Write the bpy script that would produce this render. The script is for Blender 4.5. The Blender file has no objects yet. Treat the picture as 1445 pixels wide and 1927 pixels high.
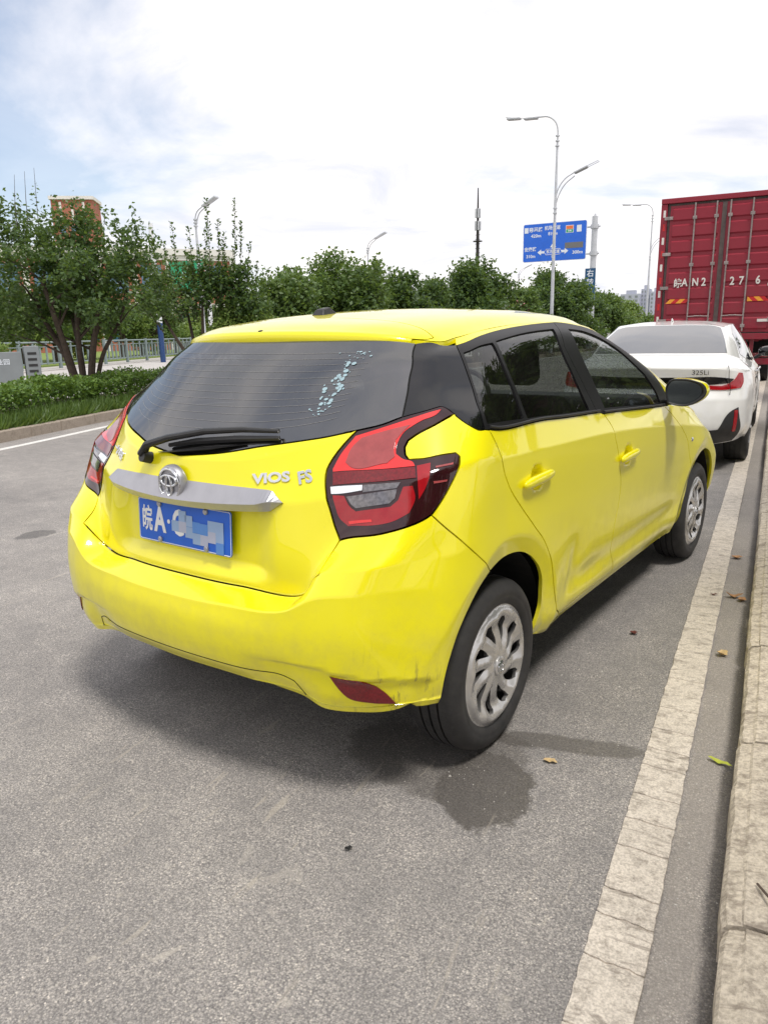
import bpy, bmesh, math, random
import numpy as np
from mathutils import Vector, Matrix
from mathutils.geometry import delaunay_2d_cdt
R = math.radians
random.seed(7)
SC = bpy.context.scene
# ---------------------------------------------------------------- camera
cd = bpy.data.cameras.new('camera'); cam = bpy.data.objects.new('camera', cd); SC.collection.objects.link(cam)
_r = Vector((0.8931177, 0.44941054, -0.01925974)); _u = Vector((-0.09636047, 0.23296929, 0.96769828)); _f = Vector((-0.43938074, 0.86241259, -0.25137441))
cam.matrix_world = Matrix(((_r.x, _u.x, -_f.x, 1.5305), (_r.y, _u.y, -_f.y, -2.29315), (_r.z, _u.z, -_f.z, 1.3675), (0, 0, 0, 1)))
cd.sensor_fit = 'VERTICAL'; cd.sensor_height = 24; cd.sensor_width = 18
cd.lens = 24 * 1396.49 / 1927
cd.shift_x = -12.08 / 1927; cd.shift_y = 24.61 / 1927
cd.clip_start = .05; cd.clip_end = 6000
SC.camera = cam
SC.render.resolution_x = 767; SC.render.resolution_y = 1024
# ---------------------------------------------------------------- sky and sun
SUN_EL, SUN_AZ = 67.0, 120.0        # azimuth clockwise from +Y (the road's direction)
W = bpy.data.worlds.new('World'); SC.world = W; W.use_nodes = True
nt = W.node_tree; nt.nodes.clear()
def wn(t, **k):
    n = nt.nodes.new(t)
    for a, b in k.items(): setattr(n, a, b)
    return n
wl = nt.links.new
out = wn('ShaderNodeOutputWorld'); 
sky = wn('ShaderNodeTexSky', sky_type='NISHITA', sun_disc=False, sun_elevation=R(SUN_EL), sun_rotation=R(SUN_AZ), altitude=30, air_density=1.0, dust_density=1.6, ozone_density=1.0)
bg = wn('ShaderNodeBackground'); bg.inputs[1].default_value = .13
wl(sky.outputs[0], bg.inputs[0])
tc = wn('ShaderNodeTexCoord'); sep = wn('ShaderNodeSeparateXYZ'); wl(tc.outputs['Generated'], sep.inputs[0])
zz = wn('ShaderNodeMath', operation='MAXIMUM'); wl(sep.outputs[2], zz.inputs[0]); zz.inputs[1].default_value = 0.0
za = wn('ShaderNodeMath', operation='ADD'); wl(zz.outputs[0], za.inputs[0]); za.inputs[1].default_value = .16
dx = wn('ShaderNodeMath', operation='DIVIDE'); wl(sep.outputs[0], dx.inputs[0]); wl(za.outputs[0], dx.inputs[1])
dy = wn('ShaderNodeMath', operation='DIVIDE'); wl(sep.outputs[1], dy.inputs[0]); wl(za.outputs[0], dy.inputs[1])
cx = wn('ShaderNodeCombineXYZ'); wl(dx.outputs[0], cx.inputs[0]); wl(dy.outputs[0], cx.inputs[1])
def cloudnoise(scale, detail, off, dist=.4, rough=.58):
    mp = wn('ShaderNodeMapping'); mp.inputs['Location'].default_value = off; wl(cx.outputs[0], mp.inputs[0])
    n = wn('ShaderNodeTexNoise'); n.inputs['Scale'].default_value = scale; n.inputs['Detail'].default_value = detail
    n.inputs['Roughness'].default_value = rough; n.inputs['Distortion'].default_value = dist
    wl(mp.outputs[0], n.inputs['Vector']); return n
n1 = cloudnoise(.55, 9, (4.3, 1.2, 0)); n2 = cloudnoise(1.3, 8, (9.1, 5.5, 2), .8)
cr = wn('ShaderNodeValToRGB'); cr.color_ramp.elements[0].position = .30; cr.color_ramp.elements[1].position = .47
cr.color_ramp.elements[0].color = (.26, .26, .26, 1); cr.color_ramp.elements[1].color = (1, 1, 1, 1)
dt = wn('ShaderNodeVectorMath', operation='DOT_PRODUCT'); wl(tc.outputs['Generated'], dt.inputs[0]); dt.inputs[1].default_value = Vector((-.80, .52, .30)).normalized()
pw = wn('ShaderNodeMath', operation='POWER'); mxx = wn('ShaderNodeMath', operation='MAXIMUM'); wl(dt.outputs['Value'], mxx.inputs[0]); mxx.inputs[1].default_value = 0; wl(mxx.outputs[0], pw.inputs[0]); pw.inputs[1].default_value = 16
sb = wn('ShaderNodeMath', operation='MULTIPLY_ADD'); wl(pw.outputs[0], sb.inputs[0]); sb.inputs[1].default_value = -.14; wl(n1.outputs['Fac'], sb.inputs[2])
wl(sb.outputs[0], cr.inputs[0])
c2 = wn('ShaderNodeValToRGB'); c2.color_ramp.elements[0].position = .26; c2.color_ramp.elements[1].position = .60
c2.color_ramp.elements[0].color = (.58, .61, .70, 1); c2.color_ramp.elements[1].color = (.98, .94, .93, 1)
wl(n2.outputs['Fac'], c2.inputs[0])
bc = wn('ShaderNodeBackground'); bc.inputs[1].default_value = 1.0; wl(c2.outputs[0], bc.inputs[0])
mx = wn('ShaderNodeMixShader'); wl(cr.outputs[0], mx.inputs[0]); wl(bg.outputs[0], mx.inputs[1]); wl(bc.outputs[0], mx.inputs[2])
wl(mx.outputs[0], out.inputs[0])
sd = bpy.data.lights.new('sun', 'SUN'); sd.energy = 2.1; sd.angle = R(12); sd.color = (1, .95, .88)
sun = bpy.data.objects.new('sun', sd); SC.collection.objects.link(sun)
_d = Vector((math.sin(R(SUN_AZ)) * math.cos(R(SUN_EL)), math.cos(R(SUN_AZ)) * math.cos(R(SUN_EL)), math.sin(R(SUN_EL))))
sun.rotation_euler = _d.to_track_quat('Z', 'Y').to_euler(); sun.location = (-10, 10, 30)
SC.view_settings.view_transform = 'Standard'; SC.view_settings.look = 'None'
SC.view_settings.exposure = 0.40; SC.view_settings.gamma = 1.0; SC.view_settings.use_curve_mapping = False
# ---------------------------------------------------------------- helpers
def link(o, parent=None):
    SC.collection.objects.link(o)
    if parent is not None: o.parent = parent
    return o
def tag(o, label=None, cat=None, group=None, kind=None):
    if label: o['label'] = label
    if cat: o['category'] = cat
    if group: o['group'] = group
    if kind: o['kind'] = kind
    return o
def empty(name, loc=(0, 0, 0), rz=0, label=None, cat=None, group=None):
    o = bpy.data.objects.new(name, None); o.empty_display_size = .3; o.location = loc; o.rotation_euler = (0, 0, rz)
    link(o); return tag(o, label, cat, group)
def mesh(name, V, F, m=None, parent=None, smooth=False, N=None, sharp=None):
    me = bpy.data.meshes.new(name); V = np.asarray(V, float)
    me.from_pydata(V.tolist(), [], [tuple(int(i) for i in f) for f in F]); me.update()
    if m is not None: me.materials.append(m)
    if smooth: me.shade_smooth()
    if N is not None: me.normals_split_custom_set_from_vertices([tuple(n) for n in np.asarray(N, float).tolist()])
    o = bpy.data.objects.new(name, me); return link(o, parent)
def fastmesh(name, V, F, m, parent=None, smooth=False):
    """V [n,3], F [k,c] arrays, one face size"""
    V = np.asarray(V, np.float32); F = np.asarray(F, np.int32); k, c = F.shape
    me = bpy.data.meshes.new(name); me.vertices.add(len(V)); me.vertices.foreach_set('co', V.ravel())
    me.loops.add(k * c); me.loops.foreach_set('vertex_index', F.ravel())
    me.polygons.add(k); me.polygons.foreach_set('loop_start', np.arange(0, k * c, c, dtype=np.int32))
    me.update(calc_edges=True); me.validate()
    if m is not None: me.materials.append(m)
    if smooth: me.shade_smooth()
    o = bpy.data.objects.new(name, me); return link(o, parent)
class MB:
    def __init__(s): s.V = []; s.F = []
    def add(s, V, F):
        b = len(s.V); s.V += [tuple(map(float, v)) for v in V]; s.F += [tuple(i + b for i in f) for f in F]; return s
    def box(s, x0, x1, y0, y1, z0, z1, M=None):
        V = [(x, y, z) for x in (x0, x1) for y in (y0, y1) for z in (z0, z1)]
        if M is not None: V = [tuple(M @ Vector(v)) for v in V]
        return s.add(V, [(0, 1, 3, 2), (4, 6, 7, 5), (0, 4, 5, 1), (2, 3, 7, 6), (0, 2, 6, 4), (1, 5, 7, 3)])
    def bar(s, a, b, r, n=8, r2=None):
        return s.tube([a, b], [r, r if r2 is None else r2], n)
    def tube(s, P, rad, n=8, closed=False, flat=1.0):
        P = [Vector(p) for p in P]; k = len(P)
        if not hasattr(rad, '__len__'): rad = [rad] * k
        V = []; ref = None
        for i, p in enumerate(P):
            t = (P[(i + 1) % k] - P[i - 1]) if closed or 0 < i < k - 1 else (P[1] - P[0] if i == 0 else P[-1] - P[-2])
            t.normalize()
            if ref is None: ref = t.cross(Vector((0, 0, 1)) if abs(t.z) < .9 else Vector((1, 0, 0))).normalized()
            ref = (ref - t * ref.dot(t)).normalized(); b = t.cross(ref)
            for j in range(n):
                a = 2 * math.pi * j / n; V.append(tuple(p + ref * math.cos(a) * rad[i] + b * math.sin(a) * rad[i] * flat))
        F = []
        for i in range(k if closed else k - 1):
            for j in range(n):
                a, b2 = i * n + j, i * n + (j + 1) % n; c, d = ((i + 1) % k) * n + (j + 1) % n, ((i + 1) % k) * n + j
                F.append((a, b2, c, d))
        if not closed: F.append(tuple(range(n - 1, -1, -1))); F.append(tuple(range((k - 1) * n, k * n)))
        return s.add(V, F)
    def lathe(s, prof, n=48, axis='x', c=(0, 0, 0), cap=False):
        V = []; F = []
        for (a, r) in prof:
            for j in range(n):
                t = 2 * math.pi * j / n; p = (a, r * math.cos(t), r * math.sin(t)) if axis == 'x' else ((r * math.cos(t), r * math.sin(t), a) if axis == 'z' else (r * math.cos(t), a, -r * math.sin(t)))
                V.append((p[0] + c[0], p[1] + c[1], p[2] + c[2]))
        for i in range(len(prof) - 1):
            for j in range(n): F.append((i * n + j, i * n + (j + 1) % n, (i + 1) * n + (j + 1) % n, (i + 1) * n + j))
        if cap: F.append(tuple(range(n - 1, -1, -1))); F.append(tuple(range((len(prof) - 1) * n, len(prof) * n)))
        return s.add(V, F)
    def prism(s, poly, h0, h1, M=None):
        n = len(poly); V = [(x, y, h0) for x, y in poly] + [(x, y, h1) for x, y in poly]
        if M is not None: V = [tuple(M @ Vector(v)) for v in V]
        return s.add(V, [tuple(range(n - 1, -1, -1)), tuple(range(n, 2 * n))] + [(i, (i + 1) % n, n + (i + 1) % n, n + i) for i in range(n)])
    def build(s, name, m, parent=None, smooth=False, bevel=0, seg=2, angle=None):
        o = mesh(name, s.V, s.F, m, parent)
        if bevel:
            b = o.modifiers.new('b', 'BEVEL'); b.width = bevel; b.segments = seg; b.limit_method = 'ANGLE'; b.angle_limit = R(30)
        if smooth:
            o.data.shade_smooth()
            o.data.set_sharp_from_angle(angle=R(angle or 35))
        return o
def text(name, body, size, m, parent, M, extrude=.001, bold=False, sx=1.0, align='CENTER', off=0.0):
    c = bpy.data.curves.new(name, 'FONT'); c.body = body; c.size = size; c.extrude = extrude; c.align_x = align; c.align_y = 'CENTER'; c.offset = off; c.resolution_u = 3
    t = bpy.data.objects.new(name, c); SC.collection.objects.link(t)
    dg = bpy.context.evaluated_depsgraph_get(); dg.update()
    me = bpy.data.meshes.new_from_object(t.evaluated_get(dg)); me.name = name
    SC.collection.objects.unlink(t); bpy.data.objects.remove(t)
    me.transform(Matrix.Diagonal((sx, 1, 1, 1))); me.transform(M); me.materials.clear(); me.materials.append(m)
    o = bpy.data.objects.new(name, me); return link(o, parent)
def frame(o, xa, ya):
    """matrix with x axis xa, y axis ya (made square) at o"""
    xa = Vector(xa).normalized(); ya = Vector(ya); ya = (ya - xa * ya.dot(xa)).normalized(); za = xa.cross(ya)
    return Matrix(((xa.x, ya.x, za.x, o[0]), (xa.y, ya.y, za.y, o[1]), (xa.z, ya.z, za.z, o[2]), (0, 0, 0, 1)))
# ---------------------------------------------------------------- materials
def newmat(name):
    m = bpy.data.materials.new(name); m.use_nodes = True; t = m.node_tree; b = t.nodes['Principled BSDF']; return m, t, b
def N(t, typ, **k):
    n = t.nodes.new(typ)
    for a, b in k.items(): setattr(n, a, b)
    return n
def noise(t, scale, detail=4, rough=.6, coord='Object', vec=None, dist=0):
    n = N(t, 'ShaderNodeTexNoise'); n.inputs['Scale'].default_value = scale; n.inputs['Detail'].default_value = detail
    n.inputs['Roughness'].default_value = rough; n.inputs['Distortion'].default_value = dist
    if vec is None:
        c = N(t, 'ShaderNodeTexCoord'); vec = c.outputs[coord]
    t.links.new(vec, n.inputs['Vector']); return n
def ramp(t, src, stops):
    r = N(t, 'ShaderNodeValToRGB'); e = r.color_ramp.elements
    while len(e) < len(stops): e.new(.5)
    for i, (p, c) in enumerate(stops):
        e[i].position = p; e[i].color = (c, c, c, 1) if not hasattr(c, '__len__') else (*c, 1)
    t.links.new(src, r.inputs[0]); return r.outputs[0]
def mixc(t, fac, a, b, mode='MIX'):
    m = N(t, 'ShaderNodeMix', data_type='RGBA', blend_type=mode)
    for s, v in ((m.inputs[0], fac), (m.inputs[6], a), (m.inputs[7], b)):
        if isinstance(v, (int, float)): s.default_value = v
        elif hasattr(v, '__len__'): s.default_value = (*v, 1)
        else: t.links.new(v, s)
    return m.outputs[2]
def mth(t, op, a, b=None, c=None):
    m = N(t, 'ShaderNodeMath', operation=op)
    for s, v in zip(m.inputs, (a, b, c)):
        if v is None: continue
        if isinstance(v, (int, float)): s.default_value = v
        else: t.links.new(v, s)
    return m.outputs[0]
def bump(t, b, h, strength=.3, dist=.01):
    n = N(t, 'ShaderNodeBump'); n.inputs['Strength'].default_value = strength; n.inputs['Distance'].default_value = dist
    t.links.new(h, n.inputs['Height']); t.links.new(n.outputs[0], b.inputs['Normal']); return n
def simple(name, col, rough=.5, metal=0, var=.15, scale=8, coat=0, bstr=0, bscale=60, spec=None, coord='Object'):
    m, t, b = newmat(name); b.inputs['Roughness'].default_value = rough; b.inputs['Metallic'].default_value = metal
    if coat: b.inputs['Coat Weight'].default_value = coat; b.inputs['Coat Roughness'].default_value = .04
    if spec is not None: b.inputs['Specular IOR Level'].default_value = spec
    if var:
        n = noise(t, scale, 5, .6, coord)
        c = ramp(t, n.outputs['Fac'], [(.3, tuple(x * (1 - var) for x in col)), (.7, tuple(min(1, x * (1 + var)) for x in col))])
        t.links.new(c, b.inputs['Base Color'])
    else: b.inputs['Base Color'].default_value = (*col, 1)
    if bstr:
        n = noise(t, bscale, 3, .6, coord); bump(t, b, n.outputs['Fac'], bstr, .004)
    return m
def glassmat(name, tint, ior=1.6, rough=0.0, dirt=0.0):
    m, t, b = newmat(name); t.nodes.remove(b); o = t.nodes['Material Output']
    tr = N(t, 'ShaderNodeBsdfTransparent'); tr.inputs[0].default_value = (*tint, 1)
    gl = N(t, 'ShaderNodeBsdfGlossy'); gl.inputs['Roughness'].default_value = rough; gl.inputs['Color'].default_value = (1, 1, 1, 1)
    fr = N(t, 'ShaderNodeFresnel'); fr.inputs[0].default_value = ior
    geo = N(t, 'ShaderNodeNewGeometry')
    mx = N(t, 'ShaderNodeMixShader'); f = mth(t, 'MULTIPLY', fr.outputs[0], mth(t, 'SUBTRACT', 1.0, geo.outputs['Backfacing']))
    t.links.new(f, mx.inputs[0]); t.links.new(tr.outputs[0], mx.inputs[1]); t.links.new(gl.outputs[0], mx.inputs[2])
    last = mx.outputs[0]
    if dirt:
        df = N(t, 'ShaderNodeBsdfDiffuse'); df.inputs[0].default_value = (.45, .43, .40, 1)
        n = noise(t, 3, 6, .7); r = ramp(t, n.outputs['Fac'], [(.4, dirt * .3), (.75, dirt)])
        m2 = N(t, 'ShaderNodeMixShader'); t.links.new(r, m2.inputs[0]); t.links.new(last, m2.inputs[1]); t.links.new(df.outputs[0], m2.inputs[2]); last = m2.outputs[0]
    t.links.new(last, o.inputs[0]); return m
def paintmat(name, col, dirt=(.36, .33, .27), amount=.35, rough=.30, dz=.45, scuff=None):
    """clear-coated paint with a little road dust that thins out with height"""
    m, t, b = newmat(name); c = N(t, 'ShaderNodeTexCoord'); s = N(t, 'ShaderNodeSeparateXYZ'); t.links.new(c.outputs['Object'], s.inputs[0])
    n = noise(t, 9, 7, .7); n2 = noise(t, 55, 3, .6)
    low = ramp(t, mth(t, 'DIVIDE', s.outputs[2], dz * 2), [(.30, 1.0), (.85, 0.0)])
    f = mth(t, 'MULTIPLY', mth(t, 'MULTIPLY', low, ramp(t, n.outputs['Fac'], [(.42, 0.0), (.72, 1.0)])), amount)
    sp = mth(t, 'MULTIPLY', ramp(t, n2.outputs['Fac'], [(.68, 0.0), (.74, 1.0)]), .10)
    f = mth(t, 'ADD', f, sp)
    t.links.new(mixc(t, f, col, dirt), b.inputs['Base Color'])
    t.links.new(mth(t, 'ADD', mth(t, 'MULTIPLY', f, .5), rough), b.inputs['Roughness'])
    b.inputs['Coat Weight'].default_value = .9; b.inputs['Specular IOR Level'].default_value = .25; t.links.new(mth(t, 'ADD', mth(t, 'MULTIPLY', f, .5), .03), b.inputs['Coat Roughness'])
    if scuff:
        d = N(t, 'ShaderNodeVectorMath', operation='DISTANCE'); t.links.new(c.outputs['Object'], d.inputs[0]); d.inputs[1].default_value = scuff
        mp = N(t, 'ShaderNodeMapping'); t.links.new(c.outputs['Object'], mp.inputs[0]); mp.inputs['Scale'].default_value = (40, 40, 7); mp.inputs['Rotation'].default_value = (.3, .5, .2)
        s1 = noise(t, 1, 5, .7, vec=mp.outputs[0]); near = ramp(t, d.outputs['Value'], [(.02, 1.0), (.20, 0.0)])
        k = mth(t, 'MULTIPLY', mth(t, 'MULTIPLY', near, ramp(t, s1.outputs['Fac'], [(.56, 0.0), (.66, 1.0)])), .75)
        b.inputs['Base Color'].links[0].from_node; src = b.inputs['Base Color'].links[0].from_socket; t.links.new(mixc(t, k, src, (.16, .13, .06)), b.inputs['Base Color'])
    return m
# ---------------------------------------------------------------- curved body surfaces
def slopes(P, t):
    d = np.diff(P, axis=0) / np.diff(t)[:, None, None]; m = np.empty_like(P); h = np.diff(t)
    w = (h[1:] / (h[1:] + h[:-1]))[:, None, None]
    m[1:-1] = d[:-1] * w + d[1:] * (1 - w); m[0] = d[0]; m[-1] = d[-1]; return m, d
def knots(P):
    return np.concatenate([[0], np.cumsum(np.linalg.norm(np.diff(P, axis=0), axis=2).mean(1))])
def hb(s): return 2*s**3-3*s**2+1, s**3-2*s**2+s, 3*s**2-2*s**3, s**3-s**2
class Grid:
    """smooth surface through a net of 3D points [col,row,3]; u runs along columns (mirrored for u<0), v along rows"""
    def __init__(s, G, tu, tv, vcrease=(), symend=True, disp=None):
        s.G = G; s.tu = tu; s.tv = tv; s.disp = disp; s.wrap = symend
        m, d = slopes(G, tu); s.ml = m.copy(); s.mr = m.copy(); s.mr[0] *= [1, 0, 0]
        if symend: s.ml[-1] *= [1, 0, 0]
        s.vc = vcrease
    def base(s, q):
        q = np.atleast_2d(q); L = s.tu[-1]; over = (q[:, 0] > L) if s.wrap else np.zeros(len(q), bool); sg = np.where((q[:, 0] < 0) | over, -1.0, 1.0); u = np.clip(np.where(over, 2 * L - q[:, 0], np.abs(q[:, 0])), 0, L); v = np.clip(q[:, 1], s.tv[0], s.tv[-1])
        i = np.clip(np.searchsorted(s.tu, u, side='right') - 1, 0, len(s.tu) - 2); h = s.tu[i+1] - s.tu[i]
        a, b, c, d = [x[:, None, None] for x in hb((u - s.tu[i]) / h)]; h = h[:, None, None]
        A = a * s.G[i] + b * h * s.mr[i] + c * s.G[i+1] + d * h * s.ml[i+1]       # [n,rows,3]
        B = A.transpose(1, 0, 2); t = s.tv; m, dd = slopes(B, t); ml = m.copy(); mr = m.copy()
        for k in s.vc:
            ml[k] = dd[k-1]; mr[k] = dd[k]
        j = np.clip(np.searchsorted(t, v, side='right') - 1, 0, len(t) - 2); h = t[j+1] - t[j]
        a, b, c, d = [x[:, None] for x in hb((v - t[j]) / h)]; h = h[:, None]; n = np.arange(len(q))
        P = a * B[j, n] + b * h * mr[j, n] + c * B[j+1, n] + d * h * ml[j+1, n]
        P[:, 0] *= sg; return P
    def nrm(s, f, q, e=.0015):
        q = np.atleast_2d(q); a = f(q + [e, 0]) - f(q - [e, 0]); b = f(q + [0, e]) - f(q - [0, e])
        n = np.cross(a, b); return n / (np.linalg.norm(n, axis=1)[:, None] + 1e-12)
    def pos(s, q):
        P = s.base(q)
        if s.disp is None: return P
        f = s.disp(P); k = np.abs(f) > 1e-6
        if k.any(): P[k] += s.nrm(s.base, np.atleast_2d(q)[k]) * f[k][:, None]
        return P
    def normal(s, q): return s.nrm(s.pos, q)
def catmull(P, step, corner=38):
    """open polyline -> smooth resampled polyline, sharp corners kept"""
    P = np.asarray(P, float); n = len(P)
    if n == 2:
        k = max(1, int(np.ceil(np.linalg.norm(P[1] - P[0]) / step))); return P[0] + (P[1] - P[0]) * np.linspace(0, 1, k + 1)[:, None]
    d = np.diff(P, axis=0); L = np.linalg.norm(d, axis=1) + 1e-9; dn = d / L[:, None]; T = np.zeros_like(P)
    Tl = np.zeros_like(P); Tr = np.zeros_like(P)
    for i in range(n):
        if i == 0: Tl[i] = Tr[i] = dn[0]
        elif i == n - 1: Tl[i] = Tr[i] = dn[-1]
        elif np.dot(dn[i-1], dn[i]) < math.cos(R(corner)): Tl[i] = dn[i-1]; Tr[i] = dn[i]
        else:
            t = dn[i-1] * L[i] + dn[i] * L[i-1]; Tl[i] = Tr[i] = t / (np.linalg.norm(t) + 1e-9)
    o = []
    for i in range(n - 1):
        k = max(1, int(np.ceil(L[i] / step)))
        for x in np.arange(k) / k:
            a, b, c, e = hb(x); o.append(a * P[i] + b * L[i] * Tr[i] + c * P[i+1] + e * L[i] * Tl[i+1])
    o.append(P[-1]); return np.array(o)
def loop(curves, step=.018):
    """closed outline from open curves; a name, ('-', name) reversed, or a list of points"""
    o = []
    for c in curves:
        if isinstance(c, tuple): P = catmull(CURVES[c[1]], step)[::-1]
        elif isinstance(c, str): P = catmull(CURVES[c], step)
        else: P = catmull(c, step)
        if len(o) and np.linalg.norm(o[-1] - P[0]) < .02: P = P[1:]
        o += list(P)
    if np.linalg.norm(o[0] - o[-1]) < .006: o = o[:-1]
    return np.array(o)
def closed(name_or_pts, step=.008):
    P = CURVES[name_or_pts] if isinstance(name_or_pts, str) else name_or_pts
    return catmull(list(P) + [P[0]], step)[:-1]
def inside(poly, q):
    x, y = q[:, 0], q[:, 1]; c = np.zeros(len(q), bool); n = len(poly)
    for i in range(n):
        x1, y1 = poly[i]; x2, y2 = poly[i-1]
        m = (y1 > y) != (y2 > y)
        if y1 != y2: c ^= m & (x < (x2 - x1) * (y - y1) / (y2 - y1) + x1)
    return c
def bdist(poly, q):
    a = poly; b = np.roll(poly, -1, 0); d = np.full(len(q), 1e9)
    for p0, p1 in zip(a, b):
        e = p1 - p0; t = np.clip(((q - p0) @ e) / (e @ e + 1e-12), 0, 1); d = np.minimum(d, np.linalg.norm(q - p0 - t[:, None] * e, axis=1))
    return d
def panel(name, S, outer, m, parent, gap=.002, flange=.014, holes=(), res=.024, off=0.0, both=True, extra=None, holeflange=None, label=None, names=None):
    """a sheet-metal panel: the surface S inside the outline, with its edges turned inwards; both=True makes the mirrored one too"""
    if np.sum(outer[:, 0] * np.roll(outer[:, 1], -1) - np.roll(outer[:, 0], -1) * outer[:, 1]) < 0: outer = outer[::-1]
    holes = [h[::-1] if np.sum(h[:, 0] * np.roll(h[:, 1], -1) - np.roll(h[:, 0], -1) * h[:, 1]) > 0 else h for h in holes]
    lo, hi = outer.min(0), outer.max(0)
    gx, gy = np.meshgrid(np.arange(lo[0], hi[0] + res, res), np.arange(lo[1], hi[1] + res, res)); gx = gx + (np.arange(gx.shape[0]) % 2)[:, None] * res / 2
    g = np.stack([gx.ravel(), gy.ravel()], 1); k = inside(outer, g)
    for h in holes: k &= ~inside(h, g)
    g = g[k]; d = bdist(outer, g)
    for h in holes: d = np.minimum(d, bdist(h, g))
    g = g[d > res * .45]
    if extra is not None:
        ex = extra[inside(outer, extra)]; dd = bdist(outer, ex); ex = ex[dd > .006]
        if len(ex):
            dm = np.min(np.hypot(g[:, None, 0] - ex[None, :, 0], g[:, None, 1] - ex[None, :, 1]), axis=1); g = np.concatenate([g[dm > .009], ex])
    loops = [outer] + list(holes); q = np.concatenate(loops + [g]); edges = []; b = 0
    for L in loops:
        n = len(L); edges += [(b + i, b + (i + 1) % n) for i in range(n)]; b += n
    r = delaunay_2d_cdt([Vector(p) for p in q.tolist()], edges, [], 0, 1e-6)
    vv = np.array([tuple(v) for v in r[0]]); F = np.array([tuple(f) for f in r[2] if len(f) == 3]); cen = vv[F].mean(1)
    k = inside(outer, cen)
    for h in holes: k &= ~inside(h, cen)
    F = F[k]; P = S.pos(vv); Nn = S.normal(vv)
    if off: P = P + Nn * off
    omap = {}
    for i, ol in enumerate(r[3]):
        for o in ol: omap[o] = i
    # orientation
    fn = np.cross(P[F[:, 1]] - P[F[:, 0]], P[F[:, 2]] - P[F[:, 0]]); fl = (fn * Nn[F[:, 0]]).sum(1) < 0; F[fl] = F[fl][:, ::-1]
    V = [P]; NN = [Nn]; FF = F.tolist(); base = len(P); b = 0; P2 = P.copy()
    for li, L in enumerate(loops):
        n = len(L); idx = []
        for i in range(n):
            j = omap.get(b + i)
            if j is not None and (not idx or idx[-1] != j): idx.append(j)
        b += n
        if len(idx) > 1 and idx[0] == idx[-1]: idx = idx[:-1]
        idx = np.array(idx); t = P[np.roll(idx, -1)] - P[np.roll(idx, 1)]; t /= np.linalg.norm(t, axis=1)[:, None] + 1e-12
        inw = np.cross(Nn[idx], t)                     # loops run counter-clockwise (holes clockwise): inward = N x t
        if S is not None: P2[idx] = P[idx] + inw * gap
        fd = (flange if li == 0 else (holeflange if holeflange is not None else flange))
        if fd:
            top = P2[idx]; bot = top - Nn[idx] * fd; V += [top, bot]; NN += [-inw, -inw]; k = len(idx)
            for i in range(k):
                a, c = base + i, base + (i + 1) % k; FF.append((a, a + k, c + k, c))
            base += 2 * k
    V[0] = P2; V = np.concatenate(V); NN = np.concatenate(NN); res_ = []
    for sgn in ((1, -1) if both else (1,)):
        Vs, Ns, Fs = V, NN, FF
        if sgn < 0: Vs = V * [-1, 1, 1]; Ns = NN * [-1, 1, 1]; Fs = [tuple(f)[::-1] for f in FF]
        nm = name if names is None else names[0 if sgn > 0 else 1]
        o = mesh(nm, Vs, Fs, m, parent, True, Ns)
        if label: o['label'] = label
        res_.append(o)
    return res_ if both else res_[0]
class Func:
    """surface given by a function q[n,2] -> P[n,3]"""
    def __init__(s, f): s.f = f
    def pos(s, q): return s.f(np.atleast_2d(np.asarray(q, float)))
    def normal(s, q): return Grid.nrm(s, s.pos, q)
def arc(cx, cz, r, a0, a1, n): return [(cx + r * math.cos(a), cz + r * math.sin(a)) for a in np.linspace(a0, a1, n)]

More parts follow.
